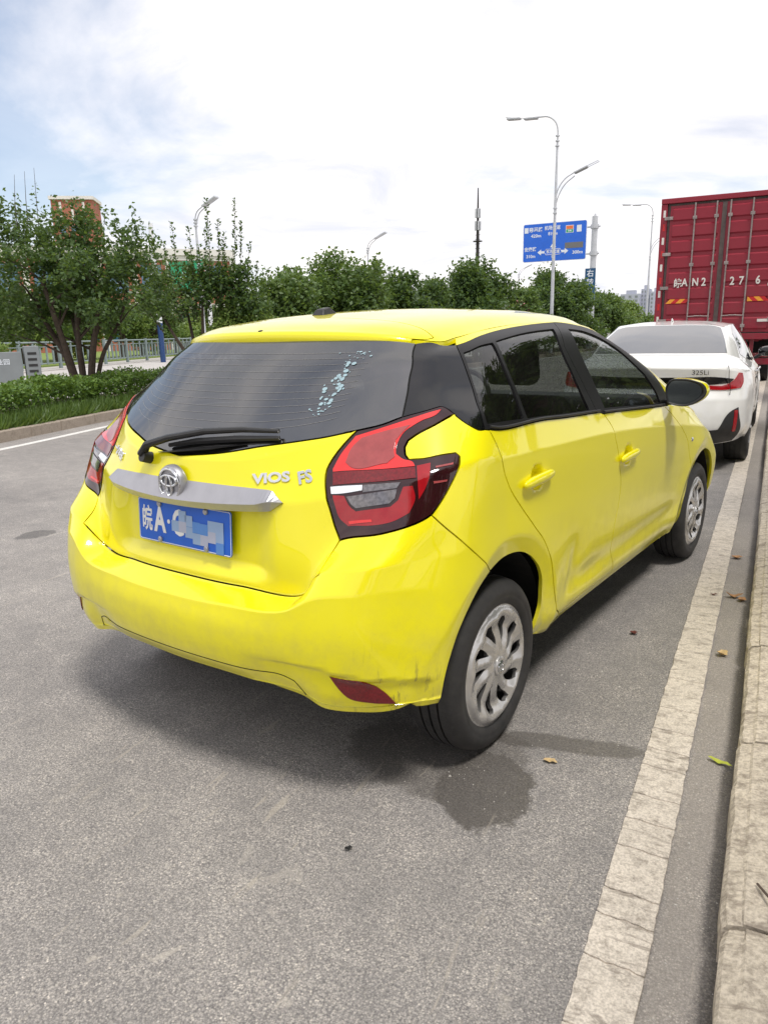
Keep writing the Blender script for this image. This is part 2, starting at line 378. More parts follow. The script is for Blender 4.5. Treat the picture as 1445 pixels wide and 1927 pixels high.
# ---------------------------------------------------------------- hatchback body net and panel outlines (surface coordinates)
GRID=[
# c0 rear centre
[(0,-.62,.355),(0,-.655,.40),(0,-.672,.45),(0,-.678,.53),(0,-.665,.598),(0,-.592,.636),(0,-.600,.73),(0,-.592,.90),(0,-.560,1.010),(0,-.462,1.105),(0,-.372,1.190),(0,-.280,1.275),(0,-.185,1.352)],
[(.25,-.61,.355),(.25,-.645,.40),(.25,-.662,.45),(.25,-.668,.53),(.25,-.655,.603),(.25,-.580,.636),(.25,-.588,.73),(.25,-.570,.90),(.25,-.530,1.020),(.25,-.440,1.110),(.25,-.350,1.193),(.25,-.258,1.275),(.25,-.160,1.352)],
[(.46,-.585,.34),(.46,-.61,.39),(.46,-.632,.45),(.46,-.640,.53),(.475,-.630,.622),(.472,-.540,.640),(.47,-.540,.73),(.44,-.520,.90),(.43,-.440,1.060),(.44,-.350,1.135),(.44,-.270,1.205),(.44,-.200,1.28),(.44,-.085,1.35)],
[(.57,-.585,.325),(.58,-.60,.37),(.58,-.610,.45),(.58,-.615,.55),(.57,-.605,.672),(.56,-.565,.728),(.575,-.490,.800),(.575,-.455,.93),(.535,-.310,1.100),(.515,-.215,1.165),(.515,-.150,1.225),(.52,-.085,1.285),(.53,-.020,1.345)],
[(.695,-.530,.33),(.70,-.540,.37),(.70,-.553,.45),(.70,-.560,.56),(.69,-.552,.685),(.70,-.525,.755),(.70,-.455,.83),(.69,-.400,.96),(.635,-.235,1.130),(.600,-.150,1.19),(.577,-.088,1.24),(.565,-.040,1.29),(.572,.000,1.336)],
[(.768,-.445,.335),(.774,-.448,.38),(.777,-.451,.45),(.781,-.453,.56),(.777,-.449,.690),(.785,-.415,.765),(.795,-.380,.85),(.785,-.325,.985),(.710,-.175,1.145),(.668,-.100,1.203),(.635,-.042,1.252),(.608,.002,1.297),(.590,.040,1.333)],
[(.82,-.370,.33),(.828,-.365,.385),(.832,-.360,.45),(.838,-.355,.55),(.840,-.345,.670),(.842,-.325,.770),(.840,-.285,.87),(.828,-.235,1.000),(.762,-.105,1.138),(.715,-.042,1.200),(.676,.012,1.255),(.638,.062,1.305),(.598,.110,1.345)],
[(.79,.00,.265),(.815,.00,.335),(.828,.00,.42),(.838,.00,.54),(.845,.00,.66),(.848,.00,.770),(.850,.00,.88),(.845,.00,.990),(.812,.02,1.095),(.770,.07,1.175),(.722,.13,1.255),(.668,.19,1.325),(.605,.24,1.365)],
[(.785,.35,.250),(.815,.35,.320),(.828,.35,.40),(.838,.35,.52),(.845,.35,.64),(.849,.35,.755),(.851,.35,.87),(.848,.35,.980),(.820,.35,1.080),(.780,.38,1.175),(.730,.42,1.265),(.675,.46,1.345),(.612,.50,1.387)],
[(.785,.90,.225),(.815,.90,.295),(.828,.90,.375),(.838,.90,.495),(.845,.90,.615),(.849,.90,.73),(.851,.90,.85),(.848,.90,.960),(.820,.90,1.055),(.782,.90,1.150),(.733,.90,1.255),(.678,.90,1.345),(.615,.90,1.395)],
[(.785,1.5,.197),(.812,1.5,.267),(.825,1.5,.350),(.835,1.5,.470),(.842,1.5,.588),(.847,1.5,.70),(.849,1.5,.81),(.846,1.5,.915),(.820,1.5,1.012),(.786,1.45,1.100),(.738,1.40,1.205),(.680,1.33,1.300),(.613,1.22,1.372)],
[(.785,2.05,.172),(.808,2.05,.242),(.820,2.05,.325),(.830,2.05,.445),(.838,2.05,.560),(.843,2.05,.66),(.845,2.05,.76),(.842,2.05,.855),(.818,2.05,.968),(.790,1.98,1.035),(.745,1.82,1.130),(.685,1.62,1.235),(.610,1.38,1.335)],
[(.78,2.55,.165),(.800,2.55,.230),(.815,2.55,.310),(.828,2.55,.430),(.838,2.55,.540),(.842,2.55,.62),(.842,2.55,.700),(.830,2.55,.795),(.775,2.50,.895),(.735,2.30,.985),(.700,2.02,1.105),(.650,1.72,1.225),(.590,1.45,1.330)],
[(.755,2.97,.18),(.775,2.97,.235),(.795,2.97,.310),(.808,2.97,.410),(.815,2.97,.490),(.815,2.97,.55),(.810,2.95,.610),(.785,2.92,.685),(.640,2.62,.905),(.610,2.42,.990),(.590,2.10,1.115),(.560,1.78,1.240),(.530,1.50,1.345)],
[(.62,3.20,.18),(.65,3.22,.23),(.67,3.24,.300),(.69,3.25,.380),(.69,3.24,.450),(.69,3.22,.50),(.68,3.20,.550),(.66,3.12,.620),(.44,2.74,.920),(.42,2.54,1.000),(.41,2.20,1.130),(.40,1.86,1.255),(.38,1.54,1.370)],
[(.35,3.32,.18),(.36,3.36,.23),(.37,3.38,.300),(.38,3.39,.380),(.38,3.38,.450),(.38,3.36,.50),(.37,3.33,.550),(.36,3.26,.620),(.22,2.80,.930),(.21,2.60,1.010),(.205,2.26,1.140),(.20,1.90,1.270),(.19,1.57,1.390)],
[(0,3.35,.18),(0,3.39,.23),(0,3.41,.300),(0,3.42,.380),(0,3.41,.450),(0,3.39,.50),(0,3.37,.550),(0,3.30,.620),(0,2.82,.935),(0,2.62,1.015),(0,2.28,1.145),(0,1.92,1.275),(0,1.58,1.400)],
]
G = np.array(GRID,float)            # [col,row,3]
_fix={8:[(3,.54,-.345),(4,.635,-.255),(5,.71,-.175),(6,.765,-.100)],9:[(3,.53,-.275),(4,.60,-.195),(5,.66,-.118),(6,.713,-.035)],
 10:[(3,.515,-.21),(4,.575,-.150),(5,.630,-.078),(6,.676,.005)],11:[(2,.44,-.195),(3,.515,-.140),(4,.568,-.088),(5,.610,-.030),(6,.642,.048)],12:[(3,.52,-.032),(4,.565,.002),(5,.588,.045)]}
for _r,_l in _fix.items():
    for _c,_x,_y in _l: G[_c,_r,0]=_x; G[_c,_r,1]=_y
for _c in range(8,17):            # the sill and the lower doors run level
    _a=[.262,.315,.392,.505,.622,.735][:6]
    for _r in range(6):
        _w=(1,1,1,1,.85,.5)[_r] if _c<13 else (1,.9,.6,.3,.15,.1)[_r]
        G[_c,_r,2]=G[_c,_r,2]*(1-_w)+_a[_r]*_w
for _c in range(8,12): G[_c,6,2]+=.010
# roof: rows from spoiler edge forward, columns centre -> rail
ROOF=[
[(0,-.185,1.378),(.25,-.158,1.374),(.42,-.095,1.364),(.488,-.056,1.354),(.520,-.032,1.3455)],
[(0,-.10,1.402),(.25,-.08,1.396),(.43,-.03,1.383),(.530,.005,1.358),(.578,.022,1.336)],
[(0,.08,1.428),(.25,.08,1.420),(.44,.08,1.400),(.54,.09,1.374),(.597,.105,1.347)],
[(0,.35,1.450),(.25,.35,1.443),(.44,.34,1.426),(.55,.33,1.404),(.609,.33,1.375)],
[(0,.80,1.463),(.25,.80,1.456),(.44,.80,1.441),(.555,.80,1.420),(.614,.80,1.394)],
[(0,1.15,1.456),(.25,1.15,1.449),(.44,1.13,1.432),(.555,1.12,1.410),(.614,1.10,1.383)],
[(0,1.58,1.402),(.25,1.55,1.396),(.44,1.49,1.372),(.53,1.43,1.355),(.590,1.38,1.337)],
]
T=np.array(ROOF,float)
TU=knots(G);TV=knots(G.transpose(1,0,2)[:, :12])
CURVES = {"tg_bottom": [[0.0, 0.4335], [0.1253, 0.4335], [0.2507, 0.4335], [0.3565, 0.4335], [0.4623, 0.4335]],
 "tg_diag": [[0.4623, 0.4335], [0.5788, 0.4269], [0.5695, 0.5089], [0.5774, 0.5438]],
 "light_inner": [[0.5776, 0.5435], [0.5578, 0.5874], [0.5432, 0.6395], [0.531, 0.6824], [0.5238, 0.7127], [0.5223, 0.7394], [0.5315, 0.7632], [0.5517, 0.7914], [0.5776, 0.8153]],
 "glass_bot": [[0.0, 0.8201], [0.1497, 0.8346], [0.2976, 0.8485], [0.4481, 0.8387], [0.536, 0.821], [0.5776, 0.8153]],
 "glass_bot2": [[0.5776, 0.8153], [0.6446, 0.8125], [0.6981, 0.8188]],
 "glass_right": [[0.6981, 0.8188], [0.7029, 0.8641], [0.7115, 0.94], [0.7119, 1.0888], [0.6215, 1.2484]],
 "light_top": [[0.6981, 0.8187], [0.7771, 0.8261], [0.8133, 0.8352]],
 "light_tip": [[0.8133, 0.8352], [0.8235, 0.8318], [0.8393, 0.8179], [0.8581, 0.8072]],
 "light_notch": [[0.8581, 0.8072], [0.7977, 0.7829], [0.7456, 0.7677], [0.726, 0.7588], [0.7197, 0.7451], [0.7248, 0.7269], [0.7356, 0.7151], [0.7782, 0.7095], [0.8221, 0.7094], [0.8719, 0.7067]],
 "light_out": [[0.8719, 0.7067], [0.8867, 0.6959], [0.889, 0.6758], [0.8669, 0.6302], [0.8348, 0.5872], [0.8157, 0.5663]],
 "light_bot": [[0.8157, 0.5663], [0.7932, 0.5577], [0.7432, 0.546], [0.6745, 0.5395], [0.5776, 0.5435]],
 "seam": [[0.8158, 0.5663], [0.883, 0.5003], [0.9395, 0.453], [0.9931, 0.4089], [1.072, 0.3409]],
 "dp_bottom": [[0.8521, 0.8091], [0.8879, 0.7887], [0.9243, 0.7731], [0.958, 0.764], [1.0001, 0.7683]],
 "dp_right": [[1.0001, 0.7683], [0.9607, 0.8285], [0.9412, 0.9365], [0.9253, 1.0624], [0.8992, 1.2072]],
 "dr_shut": [[1.0359, 0.7708], [1.0891, 0.7275], [1.1152, 0.6851], [1.14, 0.6088], [1.1798, 0.537], [1.239, 0.4788], [1.3226, 0.4177], [1.4197, 0.3579], [1.4778, 0.3001], [1.5283, 0.2047], [1.559, 0.1408], [1.5899, 0.0883]],
 "door_bot1": [[1.6042, 0.077], [1.6514, 0.0627], [1.8764, 0.0556], [2.0678, 0.046], [2.2339, 0.037]],
 "door_bot2": [[2.2484, 0.0356], [2.5299, 0.0175], [2.7829, 0.0107], [3.0674, 0.0], [3.2419, 0.0276]],
 "b_shut": [[1.9911, 0.786], [2.0434, 0.7131], [2.0827, 0.609], [2.134, 0.5044], [2.1718, 0.4246], [2.1674, 0.357], [2.1456, 0.2718], [2.1442, 0.1955], [2.2008, 0.0967], [2.2412, 0.0363]],
 "belt1": [[1.036, 0.7723], [1.3448, 0.8014], [1.655, 0.7983], [1.9548, 0.7996]],
 "belt2": [[1.9927, 0.79], [2.2306, 0.7946], [2.4909, 0.8029], [2.7777, 0.8119]],
 "f_shut": [[2.7777, 0.8119], [2.9394, 0.7184], [3.0608, 0.641], [3.1389, 0.5597], [3.1899, 0.4193], [3.2428, 0.3011], [3.251, 0.206], [3.2301, 0.1077], [3.2419, 0.0276]],
 "roofline1": [[0.8992, 1.2072], [1.0991, 1.2224], [1.3015, 1.2392], [1.5732, 1.2482], [1.9178, 1.2634]],
 "roofline2": [[1.9207, 1.2674], [2.2046, 1.2568], [2.6539, 1.2358], [2.9006, 1.1678], [3.076, 1.0784], [2.912, 0.9328], [2.8657, 0.8279]],
 "bpil_mid": [[1.9207, 1.2674], [1.8232, 1.0792], [1.8488, 0.9814], [1.8895, 0.8878], [1.9331, 0.7945]],
 "g1": [[0.9359, 1.1326], [1.0668, 1.1484], [1.2062, 1.1475], [1.2374, 1.0424], [1.2808, 0.9341], [1.3157, 0.8286], [1.1852, 0.8238], [1.0206, 0.7915], [0.9843, 0.833], [0.9618, 0.9168], [0.9488, 1.0274]],
 "g2": [[1.237, 1.1521], [1.4584, 1.1683], [1.8143, 1.1851], [1.7819, 1.065], [1.8016, 0.9644], [1.8279, 0.8846], [1.8559, 0.8218], [1.5697, 0.8224], [1.3408, 0.8262], [1.3038, 0.9318], [1.262, 1.04]],
 "g3": [[2.0023, 1.1908], [2.2607, 1.1892], [2.4919, 1.1507], [2.6644, 1.098], [2.7697, 1.0124], [2.7577, 0.8883], [2.742, 0.8326], [2.3731, 0.8263], [2.0164, 0.823], [1.9891, 0.9425], [1.9684, 1.0434]],
 "rarch": [[0.9245, 0.0], [0.9238, 0.0655], [0.936, 0.1406], [0.9562, 0.2187], [0.9852, 0.2722], [1.0196, 0.3113], [1.0729, 0.3405]],
 "rarch2": [[1.0729, 0.3405], [1.1372, 0.3514], [1.2114, 0.3536], [1.2827, 0.3433], [1.3594, 0.3127], [1.4208, 0.2691], [1.45, 0.2285], [1.4632, 0.1779], [1.4686, 0.1314], [1.4501, 0.0776], [1.4416, 0.0528]],
 "refl": [[0.6055, 0.1153], [0.6614, 0.1118], [0.7124, 0.0989], [0.7398, 0.0749], [0.7735, 0.0128], [0.7059, 0.0326], [0.6514, 0.0534], [0.6258, 0.0836]],
 "L_red": [[0.5369, 0.7354], [0.5488, 0.7661], [0.5776, 0.8017], [0.6529, 0.8039], [0.7443, 0.8111], [0.8128, 0.8186], [0.8049, 0.811], [0.7531, 0.7976], [0.7321, 0.7905], [0.7083, 0.7785], [0.6993, 0.7639], [0.6955, 0.7473], [0.6986, 0.7332], [0.7192, 0.7183], [0.7505, 0.7026], [0.7544, 0.6958], [0.663, 0.7069], [0.5383, 0.7286]],
 "L_ins": [[0.5648, 0.7435], [0.5733, 0.7748], [0.5947, 0.7925], [0.6434, 0.7934], [0.7252, 0.7938], [0.7065, 0.7801], [0.6915, 0.7655], [0.6904, 0.7434], [0.6969, 0.7274], [0.6787, 0.7164], [0.5765, 0.7317]],
 "L_band": [[0.5386, 0.7267], [0.6633, 0.7054], [0.7546, 0.694], [0.7616, 0.6693], [0.6817, 0.6776], [0.5446, 0.696]],
 "L_blk": [[0.7595, 0.6955], [0.7949, 0.6954], [0.796, 0.672], [0.7877, 0.6364], [0.7751, 0.6139], [0.7664, 0.6602]],
 "L_wht": [[0.5397, 0.6928], [0.6209, 0.6802], [0.6225, 0.6683], [0.5567, 0.6728], [0.5448, 0.6753]],
 "L_clr": [[0.6228, 0.6799], [0.7236, 0.6668], [0.7158, 0.6545], [0.6256, 0.6638]],
 "L_lens": [[0.5835, 0.661], [0.7176, 0.6513], [0.7147, 0.629], [0.7017, 0.6192], [0.6114, 0.624], [0.5985, 0.6362]],
 "L_u": [[0.5489, 0.6709], [0.5763, 0.665], [0.5945, 0.6313], [0.6121, 0.615], [0.7057, 0.6102], [0.7236, 0.623], [0.7321, 0.6542], [0.7553, 0.6517], [0.7656, 0.6172], [0.7555, 0.5854], [0.7248, 0.5724], [0.6614, 0.5689], [0.5946, 0.5791], [0.5682, 0.6093], [0.5563, 0.6441]],
 "L_line": [[0.5945, 0.5922], [0.6586, 0.585], [0.6619, 0.5778], [0.5978, 0.5829]],
 "L_slit1": [[0.8099, 0.6852], [0.8651, 0.6828], [0.8645, 0.6781], [0.8119, 0.6811]],
 "L_slit2": [[0.808, 0.6507], [0.8502, 0.6451], [0.8492, 0.6405], [0.8104, 0.6447]],
 "farch": [[3.1767, 0.0545], [3.1835, 0.1122], [3.1987, 0.1656], [3.2217, 0.2145], [3.2518, 0.2615], [3.2879, 0.3043], [3.329, 0.3396], [3.3736, 0.3747], [3.4206, 0.4021], [3.4685, 0.4213], [3.5145, 0.4319], [3.5578, 0.4313], [3.5983, 0.417], [3.6357, 0.3876], [3.6694, 0.3425], [3.6977, 0.2851], [3.7196, 0.2165], [3.7337, 0.1465], [3.7395, 0.0648]]}

YEL = paintmat('yellow_paint', (.92, .835, .008), (.46, .38, .14), .50, scuff=(.76, -.49, .38))
WHT = paintmat('white_paint', (.80, .80, .79), (.4, .38, .35), .25)
BLKG = simple('gloss_black', (.005, .005, .006), .08, 0, 0, coat=.6, spec=.35)
BLKP = simple('black_plastic', (.022, .022, .023), .45, 0, .2, 30, bstr=.1, bscale=400)
BLKF = simple('black_frame', (.010, .010, .011), .42, 0, .2, 12, spec=.3)
FRIT = simple('window_frit', (.006, .006, .007), .35, 0, 0)
DARK = simple('dark_void', (.006, .006, .006), .9, 0, .2)
FAB = simple('seat_fabric', (.035, .033, .032), .85, 0, .3, 20, bstr=.3, bscale=300)
GLR = glassmat('rear_glass', (.16, .17, .18), 2.5, .004, .035)
GLS = glassmat('side_glass', (.26, .28, .27), 1.62, 0, .02)
GLF = glassmat('front_glass', (.6, .63, .62), 1.5)
CHR = simple('chrome', (.72, .73, .75), .12, 1, .05, 30)
SIL = simple('silver_trim', (.42, .42, .45), .40, .7, .06, 20, coat=.1)
HUB = simple('hubcap_silver', (.56, .55, .54), .27, .7, .12, 12, coat=.3)
STEEL = simple('grimy_steel', (.035, .033, .032), .6, .4, .3, 10)
GALV = simple('galvanised_steel', (.52, .54, .57), .5, .35, .12, 3)
REDC = simple('red_lens', (.36, .008, .014), .08, 0, .08, 40, coat=.4)
REDB = simple('bright_red_lens', (.80, .035, .035), .10, 0, .05, 40, coat=.4)
REDD = simple('dark_red_lens', (.17, .006, .010), .08, 0, .35, 140, coat=.4)
REDX = simple('smoked_lens', (.030, .006, .008), .07, 0, .2, 20, coat=.4)
PINK = simple('rose_lens', (.36, .07, .07), .08, 0, .15, 25, coat=.4)
CLR = simple('clear_lens', (.16, .15, .16), .1, .35, .5, 90, coat=1)
WLENS = simple('pale_lens', (.80, .84, .90), .12, .1, .1, 60, coat=1)
PLB = simple('plate_blue', (.012, .12, .62), .35, 0, .05, 10)
PLW = simple('plate_white', (.80, .81, .82), .4, 0, .03, 10)
PRN1 = simple('print_pale_blue', (.30, .43, .66), .45, 0, .05, 10)
PRN2 = simple('print_grey_blue', (.45, .48, .62), .45, 0, .05, 10)
PRN3 = simple('print_mid_blue', (.10, .27, .68), .45, 0, .05, 10)
DOT = simple('sticker_pale_blue', (.32, .45, .50), .5, 0, .1, 60)
LINE = simple('heater_line', (.30, .29, .28), .5, 0, 0)
def tyremat():
    m, t, b = newmat('tyre_rubber'); c = N(t, 'ShaderNodeTexCoord'); s = N(t, 'ShaderNodeSeparateXYZ'); t.links.new(c.outputs['Object'], s.inputs[0])
    ang = mth(t, 'ARCTAN2', s.outputs[1], s.outputs[2]); n = noise(t, 14, 5, .7)
    col = ramp(t, n.outputs['Fac'], [(.3, (.014, .014, .015)), (.75, (.040, .038, .036))]); t.links.new(col, b.inputs['Base Color']); b.inputs['Roughness'].default_value = .62
    w = mth(t, 'SINE', mth(t, 'MULTIPLY', ang, 120.0)); r2 = mth(t, 'ADD', mth(t, 'MULTIPLY', s.outputs[1], s.outputs[1]), mth(t, 'MULTIPLY', s.outputs[2], s.outputs[2]))
    msk = mth(t, 'GREATER_THAN', r2, .285 ** 2)
    h = mth(t, 'MULTIPLY', mth(t, 'GREATER_THAN', w, .86), mth(t, 'MULTIPLY', msk, -1.0)); bump(t, b, h, .8, .004); return m
TYR = tyremat()

# ---------------------------------------------------------------- the setting
def asphalt():
    m, t, b = newmat('asphalt'); c = N(t, 'ShaderNodeTexCoord'); P = c.outputs['Object']
    s = N(t, 'ShaderNodeSeparateXYZ'); t.links.new(P, s.inputs[0]); X, Y = s.outputs[0], s.outputs[1]
    big = noise(t, .55, 5, .6, vec=P); med = noise(t, 5, 7, .72, vec=P); fine = noise(t, 150, 5, .85, vec=P); grit = noise(t, 320, 2, .6, vec=P)
    vo = N(t, 'ShaderNodeTexVoronoi'); vo.inputs['Scale'].default_value = 225; vo.inputs['Randomness'].default_value = 1.0; t.links.new(P, vo.inputs['Vector'])
    base = ramp(t, big.outputs['Fac'], [(.3, (.272, .260, .251)), (.7, (.395, .376, .357))])
    base = mixc(t, .6, base, ramp(t, med.outputs['Fac'], [(.28, (.55, .55, .56)), (.72, (1.25, 1.23, 1.2))]), 'MULTIPLY')
    base = mixc(t, .95, base, ramp(t, fine.outputs['Fac'], [(.36, (.50, .50, .52)), (.5, (.97, .97, .97)), (.66, (1.45, 1.42, 1.38))]), 'MULTIPLY')
    vs_ = N(t, 'ShaderNodeSeparateColor'); t.links.new(vo.outputs['Color'], vs_.inputs[0])
    stones = ramp(t, vs_.outputs[0], [(.0, (.58, .58, .60)), (.45, (.88, .88, .88)), (.80, (1.12, 1.11, 1.09)), (.93, (1.25, 1.23, 1.18)), (1.0, (1.7, 1.66, 1.58))])
    base = mixc(t, ramp(t, med.outputs['Fac'], [(.35, .45), (.6, 1.0)]), base, mixc(t, 1, base, stones, 'MULTIPLY'))
    base = mixc(t, .8, base, ramp(t, vo.outputs['Distance'], [(.0, (1.05, 1.05, 1.05)), (.40, (1, 1, 1)), (.70, (.62, .62, .63))]), 'MULTIPLY')
    # pale stone chips
    ch = mth(t, 'MULTIPLY', mth(t, 'GREATER_THAN', grit.outputs['Fac'], .69), .55); base = mixc(t, ch, base, (.48, .46, .43))
    # dusty shoulder next to the kerb, dirt and the kerb's shadow painted into the gutter
    dn = mth(t, 'MULTIPLY', mth(t, 'SUBTRACT', med.outputs['Fac'], .5), .12)
    g1_ = mth(t, 'ADD', X, dn); sh = ramp(t, mth(t, 'DIVIDE', mth(t, 'SUBTRACT', g1_, 1.30), .3), [(.25, 0.0), (.42, .8), (.66, .75), (.80, .0)])
    base = mixc(t, mth(t, 'MULTIPLY', sh, .55), base, (.33, .295, .255))
    gt = ramp(t, mth(t, 'DIVIDE', mth(t, 'SUBTRACT', mth(t, 'ADD', X, mth(t, 'MULTIPLY', dn, .5)), 1.30), .3), [(.66, 0.0), (.82, .9)])
    base = mixc(t, mth(t, 'MULTIPLY', gt, .8), base, (.055, .047, .040))
    # oily wet patch behind the rear wheel
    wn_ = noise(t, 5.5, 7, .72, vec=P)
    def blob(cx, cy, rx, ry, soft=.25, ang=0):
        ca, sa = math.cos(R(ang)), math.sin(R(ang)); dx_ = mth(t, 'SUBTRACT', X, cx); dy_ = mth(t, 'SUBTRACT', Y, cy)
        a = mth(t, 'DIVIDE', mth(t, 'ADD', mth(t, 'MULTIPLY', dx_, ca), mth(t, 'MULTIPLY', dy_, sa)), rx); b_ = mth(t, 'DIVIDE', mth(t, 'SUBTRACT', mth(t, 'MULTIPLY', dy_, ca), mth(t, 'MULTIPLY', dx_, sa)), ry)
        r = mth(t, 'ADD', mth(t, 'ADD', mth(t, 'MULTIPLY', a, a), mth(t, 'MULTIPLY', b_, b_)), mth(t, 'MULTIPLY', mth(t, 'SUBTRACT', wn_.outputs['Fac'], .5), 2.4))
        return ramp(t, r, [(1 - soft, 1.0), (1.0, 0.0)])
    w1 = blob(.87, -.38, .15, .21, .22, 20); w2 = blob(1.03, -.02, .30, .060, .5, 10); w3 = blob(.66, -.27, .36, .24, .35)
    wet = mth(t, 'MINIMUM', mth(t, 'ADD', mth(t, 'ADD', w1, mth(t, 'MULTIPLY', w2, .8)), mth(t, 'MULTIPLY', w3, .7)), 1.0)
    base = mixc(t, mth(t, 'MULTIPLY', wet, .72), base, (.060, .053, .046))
    o1 = blob(-3.12, 1.18, .11, .16, .3); base = mixc(t, mth(t, 'MULTIPLY', o1, .6), base, (.05, .05, .05))
    # pale scuffs and dropped mortar towards the camera
    sp = noise(t, 6.5, 5, .6, vec=P, dist=.6); scr = N(t, 'ShaderNodeMapping'); t.links.new(P, scr.inputs[0]); scr.inputs['Rotation'].default_value = (0, 0, R(35)); scr.inputs['Scale'].default_value = (26, 3.0, 1)
    sc2 = noise(t, 1.0, 4, .6, vec=scr.outputs[0])
    near = ramp(t, mth(t, 'DIVIDE', mth(t, 'ADD', Y, 1.6), 1.4), [(.0, 1.0), (.75, 0.0)])
    f = mth(t, 'MULTIPLY', ramp(t, sp.outputs['Fac'], [(.635, 0.0), (.66, 1.0)]), near); base = mixc(t, mth(t, 'MULTIPLY', f, .6), base, (.50, .46, .40))
    f = mth(t, 'MULTIPLY', mth(t, 'MULTIPLY', ramp(t, sc2.outputs['Fac'], [(.625, 0.0), (.66, 1.0)]), ramp(t, big.outputs['Fac'], [(.48, 0.0), (.6, 1.0)])), .55); base = mixc(t, f, base, (.42, .38, .32))
    t.links.new(base, b.inputs['Base Color'])
    t.links.new(mth(t, 'SUBTRACT', .88, mth(t, 'MULTIPLY', wet, .40)), b.inputs['Roughness'])
    h = mth(t, 'ADD', mth(t, 'MULTIPLY', fine.outputs['Fac'], .7), mth(t, 'MULTIPLY', vo.outputs['Distance'], -.8)); bump(t, b, h, .30, .004)
    return m
def grime(name, col, dark, scale=6, thr=(.5, .72), rough=.85, bs=.5, fine=120, streak=None):
    m, t, b = newmat(name); c = N(t, 'ShaderNodeTexCoord'); P = c.outputs['Object']
    n = noise(t, scale, 8, .72, vec=P, dist=.4); n2 = noise(t, scale * 5, 6, .7, vec=P); f = noise(t, fine, 3, .7, vec=P)
    base = ramp(t, n.outputs['Fac'], [(.3, col), (.7, tuple(x * .82 for x in col))])
    base = mixc(t, ramp(t, n2.outputs['Fac'], [thr[0:1] + (0.0,), thr[1:2] + (.75,)]), base, dark)
    base = mixc(t, .8, base, ramp(t, f.outputs['Fac'], [(.35, (.62, .61, .6)), (.6, (1.1, 1.1, 1.1))]), 'MULTIPLY')
    if streak:
        mp = N(t, 'ShaderNodeMapping'); t.links.new(P, mp.inputs[0]); mp.inputs['Scale'].default_value = streak; s2 = noise(t, 1, 6, .7, vec=mp.outputs[0], dist=.8)
        base = mixc(t, ramp(t, s2.outputs['Fac'], [(.54, 0.0), (.66, .85)]), base, dark)
    t.links.new(base, b.inputs['Base Color']); b.inputs['Roughness'].default_value = rough
    bump(t, b, mth(t, 'ADD', mth(t, 'MULTIPLY', n2.outputs['Fac'], .8), mth(t, 'MULTIPLY', f.outputs['Fac'], .4)), bs, .012); return m
ASPH = asphalt()
PALE = grime('pale_concrete_road', (.52, .50, .48), (.34, .32, .30), .8, bs=.1)
LINEM = grime('worn_line_paint', (.70, .635, .55), (.25, .215, .18), 7, (.50, .70), .8, .22, 160, (9, 34, 1))
LINEW = grime('white_line_paint', (.78, .77, .74), (.4, .38, .35), 5, (.6, .8), .7, .1)
KERBM = grime('kerb_concrete', (.66, .585, .475), (.24, .20, .16), 5, (.48, .68), .9, .6, 90, (5, 16, 5))
KERB2 = grime('median_kerb_concrete', (.40, .34, .28), (.17, .14, .11), 3, (.5, .75), .9, .5)
PAVE = grime('pavement_concrete', (.46, .42, .37), (.22, .19, .16), 2, (.5, .75), .9, .5)
SOIL = grime('soil', (.085, .062, .042), (.04, .03, .02), 4, bs=.6)
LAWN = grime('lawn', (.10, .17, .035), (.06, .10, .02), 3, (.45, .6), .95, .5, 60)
LAWN2 = grime('light_green_lawn', (.22, .30, .06), (.12, .18, .04), 2, (.45, .6), .95, .5, 40)  # lighter, yellower green for the lawn beyond the railing
def sheet(name, poly, z, m, thick=.3, kind='structure'):
    o = MB().prism(poly, z - thick, z).build(name, m); return tag(o, kind=kind)
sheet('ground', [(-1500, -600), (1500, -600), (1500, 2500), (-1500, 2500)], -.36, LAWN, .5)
sheet('road', [(-60, -40), (1.75, -40), (1.75, 700), (-60, 700)], 0, ASPH)
sheet('far_road', [(-24.3, 8), (-11.9, 8), (-11.9, 400), (-60, 400), (-60, 79), (-39.5, 55), (-32.5, 36), (-28.4, 25), (-26.6, 20), (-25.0, 14)], .006, PALE, .004)
sheet('far_pavement', [(-60, -30), (-24.3, -30), (-24.3, 8), (-25.0, 14), (-26.6, 20), (-28.4, 25), (-32.5, 36), (-39.5, 55), (-60, 79)], .05, PALE, .05)
sheet('lawn', [(-400, -30), (-28, -30), (-27.4, 14), (-29, 20), (-30.6, 25), (-34.8, 36), (-42, 55), (-62, 79), (-60, 400), (-400, 400)], .12, LAWN2, .2)
